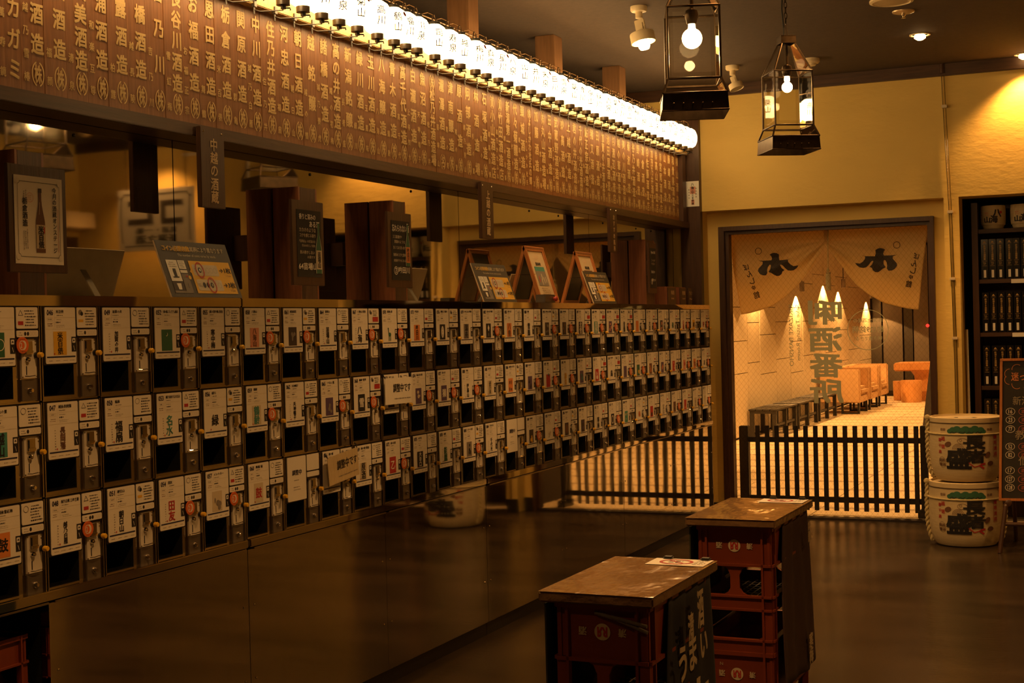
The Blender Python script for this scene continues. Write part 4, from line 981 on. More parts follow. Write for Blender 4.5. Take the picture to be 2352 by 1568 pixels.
for y, z0, tx, lab in ((4.10, 1.857, '中越の酒蔵', 'first hanging wooden sign with carved characters, left part of the mirrors'), (6.378, 1.857, '上越の酒蔵', 'second hanging wooden sign with carved characters, above the A-stands'), (8.227, 1.862, 'おすすめ銘柄', 'third hanging wooden sign with carved characters, nearest the door')):
    w2 = .069 if z0 < 1.86 else .064
    t = thing('hanging_sign', lab, 'sign', (-.155, y, 2.0), 'hanging wooden signs'); f = FW(-.1475, y, 0)
    pk = part('board', MB().box(-.1665, -.1475, y-w2, y+w2, z0, 2.133), dark_w, t, bevel=.0015)
    b = MB().vtext(f, tx, .005, 2.075, 1.895 if len(tx) < 6 else 1.885, .042 if len(tx) < 6 else .032, .0012, 0, .03); part('lettering', b, cream_sign, pk)
    b = MB()
    for sx in (-1, 1): b.lathe([(.0045, 0), (.004, .002), (.0015, .0025)], 10, fr=Fr((-.1475, y+sx*(w2-.015), 2.118), (0, 1, 0), (0, 0, 1), (1, 0, 0)))
    o = part('screw_heads', b, chrome, pk); o['kind'] = 'stuff'
t = thing('paper_talisman', 'white paper talisman with black and pink print on the corner post', 'paper', (-.14, 9.925, 2.345))
sh = part('sheet', MB().box(-.188, -.093, 9.9265, 9.929, 2.255, 2.437), white_m, t); f = FB(-.140, 9.9262, 2.346); b = MB()
b.rect(f, -.018, .022, .0, .052, .0006, ik('i')); b.rect(f, -.011, .012, -.078, -.042, .0006, ik('i'))
b.vtext(f, '八海山', 0, .068, .018, .021, .0014, ik('k'), .04); b.vtext(f, '大元尊神', 0, .0, -.045, .0125, .0014, ik('k'), .02); b.vtext(f, '守護', 0, -.052, -.070, .015, .0014, ik('k'), .03)
b.vtext(f, '商売繁昌', .026, .038, -.022, .011, .0014, ik('g'), .02); b.vtext(f, '家内安全', -.026, .030, -.028, .011, .0014, ik('g'), .02)
part('talisman_print', b, INKS, sh)

# ------------------------------------------------------------------ the row of paper lanterns
LY = [4.27, 4.444, 4.58, 4.714, 4.843, 4.985, 5.149, 5.294, 5.397, 5.501, 5.674, 5.812, 5.934, 6.098, 6.223, 6.361, 6.484, 6.637, 6.779, 6.907, 7.039, 7.167,
      7.326, 7.446, 7.58, 7.715, 7.877, 7.994, 8.128, 8.25, 8.389, 8.533, 8.669, 8.793, 8.943, 9.067, 9.193, 9.353, 9.486, 9.60]
LY = [2.77+.136*i for i in range(11)]+LY
LX = -.065; LZ = 2.613; n = 20
cup_me = MB().lathe([(.020, 0), (.026, .0015), (.0265, .023), (.022, .023)], 20).mesh('bottom_cup', M('lacquer_black', (.03, .02, .012), .28), smooth=True)
ct = MB().lathe([(.010, -.012), (.010, 0)], 10); ct.tube([(0, 0, -.008), (.02, .014, -.008), (.02, .016, -.016)], .003, 6); clip_me = ct.mesh('socket_stub', black)
sh_ = MB()
prof = [(.024, .022)]
for j in range(1, 10): a = j/10*PI; prof.append((.030+.031*math.sin(a)**.6, .022+.135*j/10))
prof.append((.026, .157)); sh_.lathe(prof, 18); shade_me = sh_.mesh('paper_shade', paper_glow, smooth=True)
ring_me = MB().lathe([(.027, .156), (.027, .168), (.020, .170)], 18).mesh('top_ring', black)
hk = MB(); hk.tube([(0, .018*math.cos(a), .169+.032*math.sin(a)) for a in [PI*k/8 for k in range(9)]], .0028, 6); hk.tube([(0, 0, .199), (-.03, 0, .215), (-.06, 0, .213), (-.06, .02, .207)], .0022, 6)
hk.tube([(-.06, -.07, .208), (-.06, .07, .208)], .0035, 6); hook_me = hk.mesh('hanger', M('hanger_metal', (.20, .14, .09), .3, .8))
br = MB(); br.tube([(-.092, -.052, .012), (-.09, -.052, -.014), (-.074, -.040, -.020), (-.04, -.02, -.018), (0, 0, -.016), (0, .002, -.004)], .0024, 6)
br.tube([(-.092, -.052, .026), (-.092, -.052, -.030)], .0032, 6); br.box(-.098, -.084, -.060, -.044, -.004, .022); bracket_me = br.mesh('bracket', M('bracket_black', (.03, .022, .015), .35))
KJ = ['星', '泉', '寿', '白', '鶴', '八', '緑', '越', '雪', '福', '山', '吉', '梅', '朝', '川', '井', '菊', '真', '峰', '司', '天', '高']
kan = []
for i, ch in enumerate(KJ):
    b = MB(); f = Fr((0, 0, 0), (1, 0, 0), (0, 1, 0), (0, 0, 1))
    b.vtext(f, ch+('川' if i % 3 == 0 else '山' if i % 3 == 1 else '泉'), -.012, .112, .068, .036, 0, ik('k'), .02, res=1)
    if i % 4 == 0: b.disc(f, .028, .125, .011, 0, None, ik('r'), 10)
    def wrap(x, z, d):
        a = -.55+x/.061; s_ = max(0., min(1., (z-.022)/.135)); rr = (.030+.031*math.sin(s_*PI)**.6)+.0022
        return (rr*math.cos(a), rr*math.sin(a), z)
    b.bend(wrap, .010).bend(lambda *p: p, .015, 2) if False else b.bend(wrap, .010)
    kan.append(b.mesh('brush_print', INKS))
for i, y in enumerate(LY):
    k = len(LY)-i
    t = thing('paper_lantern', 'glowing paper lantern, %s from the right end of the row' % ordinal(k) if k < 60 else '', 'lantern', (LX, y, LZ), 'paper lanterns above the name board')
    ls = link('paper_shade', shade_me, t); link('brush_print', kan[(i*5+2) % len(kan)], ls)
    cp = link('bottom_cup', cup_me, t); link('socket_stub', clip_me, cp); link('top_ring', ring_me, t); link('hanger', hook_me, t); link('bracket', bracket_me, t)
    t.rotation_euler = (0, 0, 0)

# ------------------------------------------------------------------ glass pendant lanterns
def pendant(x, y, z0, rot, lab, bulb_z, bulb_r, power, chain_top=CZ):
    t = thing('pendant_lantern', lab, 'pendant light', (0, 0, 0), 'glass pendant lanterns')
    def sq(h): return [(-h, -h), (h, -h), (h, h), (-h, h)]
    lev = [(0, .138), (.070, .134), (.078, .132), (.135, .109), (.142, .107), (.435, .107), (.442, .107), (.600, .036), (.604, .043), (.645, .043)]
    def band(a, b_, b, th=.003):
        (za, ha), (zb, hb) = lev[a], lev[b_]
        p, q = sq(ha), sq(hb)
        for i in range(4):
            j = (i+1) % 4; k = 1-th/.12
            vs = [(*p[i], za), (*p[j], za), (*q[j], zb), (*q[i], zb)]; vi = [(v[0]*k, v[1]*k, v[2]) for v in vs]
            b.add(vs+vi, [(0, 1, 2, 3), (7, 6, 5, 4), (0, 4, 5, 1), (3, 2, 6, 7)])
    b = MB(); band(0, 1, b); b.tube([(*c, .001) for c in sq(.137)], .004, 6, closed=True)
    for sx in (-.09, -.05, -.01, .03, .07):
        for sg in (-1, 1): b.lathe([(.004, 0), (.001, .002)], 8, fr=Fr((sx, sg*.1365, .03), (1, 0, 0), (0, 0, 1), (0, sg, 0)))
    part('base_band', b, brass, t)
    b = MB()
    for z, h, r in ((.074, .133, .0055), (.138, .109, .0055), (.4385, .109, .0055)): b.tube([(*c, z) for c in sq(h)], r, 6, closed=True)
    for c in sq(1):
        b.tube([(c[0]*.133, c[1]*.133, .074), (c[0]*.109, c[1]*.109, .138), (c[0]*.108, c[1]*.108, .4385), (c[0]*.037, c[1]*.037, .602)], .0055, 6)
    part('frame', b, brass, t)
    b = MB(); band(8, 9, b); b.box(-.043, .043, -.043, .043, .640, .646); b.tube([(0, .022*math.cos(a), .646+.075*math.sin(a)) for a in [PI*k/10 for k in range(11)]], .0022, 6)
    part('top_cap', b, brass, t)
    for i in range(4):
        for a_, b_, nm in ((2, 3, 'skirt_pane'), (4, 5, 'side_pane'), (6, 7, 'roof_pane')):
            (za, ha), (zb, hb) = lev[a_], lev[b_]; p, q = sq(ha*.985), sq(hb*.985); j = (i+1) % 4
            vs = [Vector((*p[i], za)), Vector((*p[j], za)), Vector((*q[j], zb)), Vector((*q[i], zb))]
            b = MB().add(vs, [(0, 1, 2, 3)])
            if nm == 'side_pane' and False: pass
            pn = part(nm, b, clear_g, t)
            if nm == 'side_pane':      # bevelled edge strips, a little proud and tilted
                c = sum(vs, Vector())/4; iv = [v+(c-v)*.0 for v in vs]; n_ = (vs[1]-vs[0]).cross(vs[3]-vs[0]).normalized()
                e = .020; inner = [vs[0]+Vector((vs[1]-vs[0]).normalized())*e+Vector((0, 0, e)), vs[1]-Vector((vs[1]-vs[0]).normalized())*e+Vector((0, 0, e)), vs[2]-Vector((vs[1]-vs[0]).normalized())*e-Vector((0, 0, e)), vs[3]+Vector((vs[1]-vs[0]).normalized())*e-Vector((0, 0, e))]
                inner = [v+n_*.003 for v in inner]
                part('bevel', MB().add(vs+inner, [(0, 1, 5, 4), (1, 2, 6, 5), (2, 3, 7, 6), (3, 0, 4, 7)]), clear_g, pn)
    part('socket', MB().lathe([(.008, .60), (.010, bulb_z+.115), (.026, bulb_z+.105), (.030, bulb_z+.085), (.022, bulb_z+.055), (.020, bulb_z+.048)], 16), brass, t, True)
    r = bulb_r; bp = [(.014, bulb_z+.050), (.016, bulb_z+.030)]+[(r*math.sin(a), bulb_z-.012-r*math.cos(a)+r*.0) for a in [PI*(1-k/10)*.86+.0 for k in range(11)]]
    part('bulb', MB().lathe(bp, 18), bulb_glow, t, True)
    if power: light('lamp_light', 'POINT', t, (0, 0, bulb_z-.09), power, (1, .55, .2), shadow_soft_size=.02)
    b = MB(); zt = .720; top = (chain_top-z0)/.88; n_l = int((top-zt-.02)/.030)
    for k in range(n_l):
        z = zt+.012+k*.030; ax = k % 2
        b.tube([((.0085*math.cos(a) if ax else 0), (0 if ax else .0085*math.cos(a)), z+.019*math.sin(a)) for a in [2*PI*q/10 for q in range(10)]], .0025, 5, closed=True)
    part('chain', b, brass, t)
    part('cable', MB().tube([(-.012, 0, .60), (-.012, 0, .68), (-.020, .004, .8), (-.012, .0, top-.01)], .0045, 6), black, t)
    t.location = (x, y, z0); t.rotation_euler = (0, 0, rot); t.scale = (.88, .88, .88)
pendant(1.268, 5.148, 2.194, .345, 'nearer glass pendant lantern cut off by the top edge, with a glaring bulb', .335, .043, 7)
pendant(1.211, 6.996, 2.249, .545, 'farther glass pendant lantern hanging whole in front of the yellow wall', .375, .030, 4)

# ------------------------------------------------------------------ ceiling fixtures
def ceiling_spot(x, y, lit, lab, tilt):
    t = thing('ceiling_spotlight', lab, 'ceiling light', (x, y, CZ), 'enamel ceiling spotlights')
    part('base', MB().lathe([(.045, 0), (.045, -.022), (.040, -.028), (.019, -.030), (.019, -.062), (.010, -.066)], 24, (x, y, CZ)), lamp_white, t, True)
    ax = Vector((math.sin(tilt)*.95, -math.sin(tilt)*.2, -math.cos(tilt))).normalized(); u = ax.cross(Vector((0, 1, 0))).normalized(); v = ax.cross(u)
    f = Fr((x, y, CZ-.07), u, v, ax); k = 1. if lit else .72
    part('arm', MB().fbox(f, -.028*k, .028*k, -.006, .006, 0, .075*k).fbox(f, -.018*k, .018*k, -.02, .012, .02*k, .078*k), lamp_white, t, bevel=.003)
    part('shade', MB().lathe([(.030*k, .072*k), (.064*k, .074*k), (.066*k, .080*k), (.066*k, .128*k), (.063*k, .128*k), (.060*k, .085*k)], 26, fr=f), lamp_white, t, True)
    if lit:
        part('bulb', MB().lathe([(.030, .085), (.031, .15), (.025, .163), (.008, .168)], 18, fr=f), bulb_glow, t, True)
        l = light('lamp_light', 'SPOT', t, f(0, 0, .18), SPOT_W, WARM, spot_size=2.6, spot_blend=.8, shadow_soft_size=.03); l.rotation_euler = ax.to_track_quat('-Z', 'Y').to_euler()
    else:
        part('lens', MB().lathe([(.040, .125*k), (.001, .126*k)], 18, fr=f), steel_dark, t)
ceiling_spot(.363, 7.27, True, 'lit cream ceiling spotlight with a bare bulb, left of the nearer pendant', .20)
ceiling_spot(.347, 9.262, False, 'small unlit cream spotlight between the two pendant lanterns', .35)
solo('smoke_detector', MB().lathe([(.055, 0), (.055, -.022), (.048, -.030), (.034, -.031), (.034, -.036), (.028, -.045), (.002, -.047)], 28, (.863, 9.291, CZ)), lamp_white, 'round cream smoke detector on the ceiling beside the farther pendant', 'smoke detector', (.863, 9.291, CZ), smooth=True)
t = thing('sprinkler', 'small round sprinkler rose on the ceiling above the lit downlight', 'sprinkler', (1.617, 8.13, CZ))
part('rose', MB().lathe([(.062, 0), (.060, -.006), (.040, -.012), (.020, -.012)], 28, (1.617, 8.13, CZ)), M('rose_metal', (.55, .42, .26), .3, .5), t, True)
part('head', MB().lathe([(.010, -.011), (.012, -.022), (.004, -.030), (.012, -.036), (.012, -.038)], 14, (1.617, 8.13, CZ)), chrome, t, True)
t = thing('ceiling_speaker', 'large round ceiling disc cut off by the top edge of the frame', 'speaker', (1.60, 7.815, CZ))
part('rim', MB().lathe([(.115, 0), (.115, -.010), (.100, -.014), (.096, -.010)], 32, (1.60, 7.815, CZ)), lamp_white, t, True)
part('grille', MB().lathe([(.097, -.009), (.05, -.013), (.001, -.014)], 32, (1.60, 7.815, CZ)), M('grille_cream', (.50, .38, .2), .6, bump=.001, bscale=700), t, True)
solo('smoke_detector', MB().lathe([(.055, 0), (.055, -.022), (.048, -.030), (.034, -.036), (.028, -.045), (.002, -.047)], 24, (4.53, 9.35, CZ)), lamp_white, 'second smoke detector, seen only in the mirror at upper left', 'smoke detector', (4.53, 9.35, CZ), smooth=True)

# ------------------------------------------------------------------ straw wrapped sake barrels
def barrel(org, R, H, lab, kind, group, rot):
    """local frame: print faces local -Y"""
    t = thing('sake_barrel', lab, 'barrel', (0, 0, 0), group); k = R/.222
    prof = [(.150*k, 0), (.178*k, .006), (.196*k, .030), (.210*k, .075*H/.40), (.219*k, .13*H/.40), (.222*k, .20*H/.40), (.222*k, .30*H/.40), (.219*k, .362*H/.40), (.2195*k, .368*H/.40), (.2195*k, .396*H/.40), (.212*k, H), (.206*k, H), (.205*k, H-.012)]
    body = part('straw_body', MB().lathe(prof, 44), straw, t, True)
    part('lid', MB().lathe([(.206*k, H-.014), (.001, H-.012)], 40), lid_w, t)
    f = FU(0, 0, H-.0115)
    if kind == 'big':
        b = MB().poly(f, [(-.07, -.03), (.05, -.035), (.075, .0), (.05, .03), (-.06, .03)], .0005, None, ik('k')); b.poly(f, [(-.045, -.03), (.035, -.032), (.05, -.0), (.03, .015), (-.04, .02)], .001, None, ik('w')); part('lid_label', b, INKS, t)
    def rad(z):
        for (r0, z0), (r1, z1) in zip(prof[1:], prof[2:]):
            if z0 <= z <= z1: return r0+(r1-r0)*(z-z0)/max(z1-z0, 1e-6)
        return .2*k
    def wrapped(b):
        return b.bend(lambda x, z, d: ((rad(z)+.003+d)*math.sin(x/R), -(rad(z)+.003+d)*math.cos(x/R), z), .018)
    f2 = Fr((0, 0, 0), (1, 0, 0), (0, 1, 0), (0, 0, 1)); b = MB()
    if kind == 'big':
        for x, z, r in ((-.075, .330, .022), (-.05, .335, .024), (-.02, .326, .024), (.0, .333, .026), (.03, .327, .024), (.055, .335, .026), (.09, .328, .024), (.015, .322, .02), (-.095, .323, .017), (.108, .320, .016)): b.disc(f2, x, z-.006, r, 0, None, ik('e'), 14, ry=r*.85)
        for x in (-.07, -.02, .03, .08): b.stroke(f2, [(x-.022, .306), (x-.008, .314), (x+.002, .306), (x+.018, .314)], .004, .0008, ik('k'))
        b.text(f2, '登録', -.142, .326, w=.038, h=.016, mi=ik('b'), bold=.02); b.text(f2, '商標', .150, .326, w=.038, h=.016, mi=ik('b'), bold=.02)
        b.text(f2, '長', .052, .250, w=.125, h=.082, d=.0012, mi=ik('k'), bold=.06, res=3); b.text(f2, '者', .062, .165, w=.105, h=.080, d=.0012, mi=ik('k'), bold=.06, res=3); b.text(f2, '盛', -.045, .150, w=.145, h=.120, d=.0012, mi=ik('k'), bold=.06, res=3)
        b.ring(f2, -.02, .258, .030, .0022, 0, ik('b'), 20, ry=.018); b.ring(f2, -.03, .262, .008, .002, .0002, ik('b'), 12)
        for r in (.012, .020, .028, .036): b.ring(f2, -.045, .205, r, .0022, 0, ik('b'), 16, a0=0, a1=PI)
        for x, z, a in ((-.108, .237, .4), (.132, .172, .8), (.155, .118, 0.)):
            pts = [(x+.022*math.cos(q)*math.cos(a)-.015*math.sin(q)*math.sin(a), z+.022*math.cos(q)*math.sin(a)+.015*math.sin(q)*math.cos(a)) for q in [2*PI*j/14 for j in range(14)]]; b.poly(f2, pts, .0006, None, ik('b'))
        b.stroke(f2, [(.015, .125), (.05, .098), (.075, .105), (.105, .12)], .006, .0005, ik('r')); b.stroke(f2, [(.082, .108), (.112, .088)], .012, .0005, ik('r')); b.stroke(f2, [(.088, .112), (.118, .118)], .012, .0005, ik('r'))
        b.vtext(f2, '福徳', -.142, .270, .222, .026, 0, ik('r'), .03); b.vtext(f2, '壽千歳', -.165, .262, .190, .022, 0, ik('r'), .03)
        b.ring(f2, -.152, .125, .026, .0016, 0, ik('b'), 24, ry=.034); b.vtext(f2, '新潟', -.141, .138, .112, .02, .0004, ik('b'), .03); b.vtext(f2, '銘醸', -.163, .138, .112, .02, .0004, ik('b'), .03)
        b.frame_lines(f2, .178, .208, .155, .295, .0022, 0, ik('r')); b.vtext(f2, '優等清酒', .193, .278, .175, .024, .0004, ik('r'), .04)
    else:
        b.text(f2, '八', .026, H*.66, w=.055, h=.05, mi=ik('k'), bold=.05); b.text(f2, '海', .006, H*.42, w=.045, h=.05, mi=ik('k'), bold=.05); b.text(f2, '山', -.040, H*.40, w=.04, h=.04, mi=ik('k'), bold=.05)
        b.disc(f2, .052, H*.70, .010, 0, None, ik('r'), 12); b.lines(f2, -.06, -.02, H*.55, H*.72, 2, 0, ik('i'), 5, .5)
    part('printed_mark', wrapped(b), INKS, body)
    if kind == 'big':
        # two ropes down the sides, a cord around the shoulder and knots at the rim
        for a0 in (-PI*.47, PI*.47):
            def pos(z, da=0.): r = rad(min(z, H-.001))+.012; return Vector((r*math.sin(a0+da), -r*math.cos(a0+da), z))
            for ph in (0, PI):
                pts = []
                for q in range(61):
                    z = .02+(H-.03)*q/60; a = q*.62+ph; c = pos(z); rd = Vector((math.sin(a0), -math.cos(a0), 0)); tg = Vector((math.cos(a0), math.sin(a0), 0))
                    pts.append(c+rd*.0065*math.cos(a)+tg*.0065*math.sin(a))
                part('side_rope', MB().tube(pts, .008, 6), rope_m, t, True)
            c = pos(H-.006); part('rope_knot', MB().lathe([(.003, -.018), (.016, -.010), (.019, 0), (.014, .012), (.003, .016)], 12, c), rope_m, t, True)
            c2 = pos(.30); part('rope_knot', MB().lathe([(.003, -.014), (.013, -.008), (.015, 0), (.012, .008), (.003, .012)], 12, c2), rope_m, t, True)
        part('shoulder_cord', MB().tube([((rad(.300)+.004)*math.sin(a), -(rad(.300)+.004)*math.cos(a), .297) for a in [2*PI*q/40 for q in range(40)]], .0055, 6, closed=True), rope_m, t, True)
        part('rim_cord', MB().tube([((.2205*k)*math.sin(a), -(.2205*k)*math.cos(a), .3645) for a in [2*PI*q/40 for q in range(40)]], .0035, 6, closed=True), M('dark_rim_cord', (.10, .07, .03), .8), t, True)  # thin dark cord just under the rim band
    t.location = org; t.rotation_euler = (0, 0, rot)
    return t
barrel((1.772, 9.245, 0), .222, .398, 'lower straw wrapped sake barrel on the floor, under its twin', 'big', 'stacked sake barrels', .105)
barrel((1.780, 9.245, .399), .218, .398, 'upper straw wrapped sake barrel with its wooden lid showing', 'big', 'stacked sake barrels', .105)

# ------------------------------------------------------------------ bookcase in the niche
struct('wall_back.002', MB().box(1.60, 1.69, 10.2, 11.0, 0, 2.3).box(3.15, 3.25, 10.2, 11.0, 0, 2.3).box(1.69, 3.15, 10.9, 11.0, 0, 2.3).box(1.60, 3.25, 10.2, 11.0, 2.22, 2.3), M('niche_dark', (.02, .014, .010), .8))
t = thing('bookcase', 'dark bookcase standing in the wall niche behind the barrels', 'bookcase', (2.4, 10.4, 0))
part('side_panel', MB().box(1.745, 1.785, 10.22, 10.55, 0, 2.19), dark_w, t); part('side_panel', MB().box(3.08, 3.12, 10.22, 10.55, 0, 2.19), dark_w, t)
part('back_panel', MB().box(1.785, 3.08, 10.54, 10.55, 0, 2.19), dark_w, t)
SH = (2.008, 1.665, 1.300, .935, .57, .2)
for i, z in enumerate(SH):
    sb_ = part('shelf', MB().box(1.785, 3.08, 10.24, 10.54, z-.028, z), dark_wx, t, bevel=.001)
    for x in (2.03, 2.55):
        if 1 <= i <= 2:
            tg_ = part('price_tag', MB().box(x-.035, x+.10, 10.234, 10.2385, z-.032, z-.004), white_m, sb_)
sp = INK['y']
fb_me = None
rown = {1: 'first', 2: 'second', 3: 'third', 4: 'fourth'}
bxm = MB().box(0, .0465, -.20, 0, 0, .275).mesh('case', black_gloss, bevel=.002)
b = MB(); f = Fr((.02325, -.2006, 0), (1, 0, 0), (0, 0, 1), (0, -1, 0)); gk = M('spine_gold', (.55, .36, .12), .4)
b.poly(f, [(-.010, .250), (.010, .250), (.006, .257), (.0, .264), (-.006, .257)], .0004); b.rect(f, -.014, .014, .243, .2445, .0004); b.vtext(f, '新潟きき酒図鑑', 0, .228, .140, .0135, .0004, 0, .03, res=1)
b.rect(f, -.014, .014, .125, .1265, .0004); b.lines(f, -.011, .011, .098, .120, 3, .0004, 0, 3, .5); b.rect(f, -.014, .014, .092, .0935, .0004)
spm = b.mesh('spine_lettering', gk)
lbm = MB().box(.0155, .0315, -.2018, -.2004, .012, .064).mesh('spine_label', white_m)
for r in (1, 2, 3, 4):
    for c in range(10):
        x = 1.800+.0515*c+(.006 if (c*r) % 4 == 3 else 0); z = SH[r]+.0005
        o = thing('file_box', 'black file box with gold spine, %s from left, %s box shelf from the top' % (ordinal(c+1), rown[r]), 'file box', (x, 10.46+.004*((c*3+r) % 3), z), 'file boxes on the bookcase')
        link('case', bxm, o); link('spine_lettering', spm, o); link('spine_label', lbm, o)
for i, x in enumerate((1.876, 2.072, 2.268)):
    barrel((x, 10.36, 2.0085), .083, .165, 'small straw barrel, %s from left on top of the bookcase' % ordinal(i+1), 'small', 'small barrels on the bookcase', .08)
solo('white_tube', MB().tube([(1.712, 10.19, 0), (1.700, 10.2, 1.325)], .011, 12), M('white_tube', (.75, .68, .55), .4), 'white tube leaning in the gap left of the bookcase', 'pole', (1.71, 10.19, 0))
solo('wooden_pole', MB().box(-.014, .014, -.012, .012, 0, 1.97), red_w, 'tall brown wooden pole leaning in the gap beside the bookcase', 'pole', (1.738, 10.205, 0), bevel=.002)
# clear conduit on the pier
t = thing('clear_conduit', 'clear plastic conduit running down the yellow pier by the door', 'conduit', (1.625, 9.962, 0))
part('tube', MB().tube([(1.607, 9.955, 3.10), (1.610, 9.958, 2.95), (1.638, 9.960, 2.1), (1.652, 9.961, 1.15), (1.655, 9.961, .1)], .011, 10), tube_g, t, True)
part('elbow', MB().tube([(1.606, 9.942, 3.112), (1.6065, 9.940, 3.05)], .014, 10), dark_w, t, True)
for x, z in ((1.614, 2.83), (1.637, 2.12), (1.643, 1.67), (1.650, 1.27)): part('clip', MB().box(x-.018, x+.018, 9.944, 9.979, z-.010, z+.010), M('clip_plastic', (.62, .52, .36), .3), t, bevel=.003)

# ------------------------------------------------------------------ chalkboard stand at the right edge
t = thing('chalkboard_stand', 'standing chalkboard with orange wood frame and circled numbers at the right edge', 'chalkboard', (2.25, 9.1, 0))
th = .10; v = Vector((0.02, math.sin(th), math.cos(th))).normalized(); u = Vector((.995, .06, 0)).normalized(); f = Fr((1.992, 8.97, .305), u, v, u.cross(v)*-1 if u.cross(v).y > 0 else u.cross(v))
W, H, bw = .52, .855, .016
b = MB()
for q in ((0, W, 0, bw), (0, W, H-bw, H), (0, bw, bw, H-bw), (W-bw, W, bw, H-bw)): b.fbox(f, *q, -.018, .004)
part('frame', b, orange_w, t, bevel=.0015)
bl = part('board', MB().fbox(f, bw, W-bw, bw, H-bw, -.012, -.004), chalk_b, t)
b = MB(); d = -.003
for ang in range(9): a = 2*PI*ang/9; b.ring(f, .145+.095*math.cos(a), .745+.052*math.sin(a), .030, .003, d, 1, 12, a0=a-1.2, a1=a+1.2)
b.text(f, '迷ったら', .150, .745, w=.17, h=.05, d=d, mi=1, bold=.03); b.text(f, '新潟の地酒', .20, .60, w=.25, h=.052, d=d, mi=2, bold=.01); b.text(f, '教えて', .19, .355+.04, w=.2, h=.055, d=d, mi=2, bold=.01); b.text(f, '個性派', .21, .24, w=.2, h=.055, d=d, mi=2, bold=.01)
for nm, z in (('16', .535), ('23', .485), ('77', .430), ('52', .325), ('82', .275), ('17', .182), ('127', .130), ('128', .080)):
    b.ring(f, .062, z, .027, .0028, d, 0, 22, ry=.022); b.text(f, nm, .062, z, w=.028 if len(nm) > 2 else .022, h=.024, d=d, mi=0, bold=.02)
    b.ring(f, .135, z, .027, .0028, d, 3, 22, ry=.022); b.text(f, '酒', .135, z, w=.022, h=.022, d=d, mi=3)
part('chalk_writing', b, [chalk_w, chalk_o, M('chalk_faint', (.30, .24, .15), .9), chalk_p], bl)
for x in (.06, W-.06):
    part('leg', MB().tube([f(x, .02, -.022), f(x, -.03, -.010)-Vector((.02, .02, 0)), Vector((f(x, 0, 0).x+(-.055 if x < .2 else .055), 8.905, .0))], .014, 8), dark_w, t)
    part('leg', MB().tube([f(x, H*.5, -.028), Vector((f(x, 0, 0).x, 9.42, .0))], .012, 8), dark_w, t)
part('cross_bar', MB().tube([Vector((f(.03, 0, 0).x, 8.945, .17)), Vector((f(W-.03, 0, 0).x, 8.945+.03, .17))], .012, 8), dark_w, t)
part('pivot', MB().lathe([(.020, 0), (.020, .014), (.012, .018)], 16, fr=Fr(f(.055, -.012, .0), u, v, f.n)), dark_w, t, True)

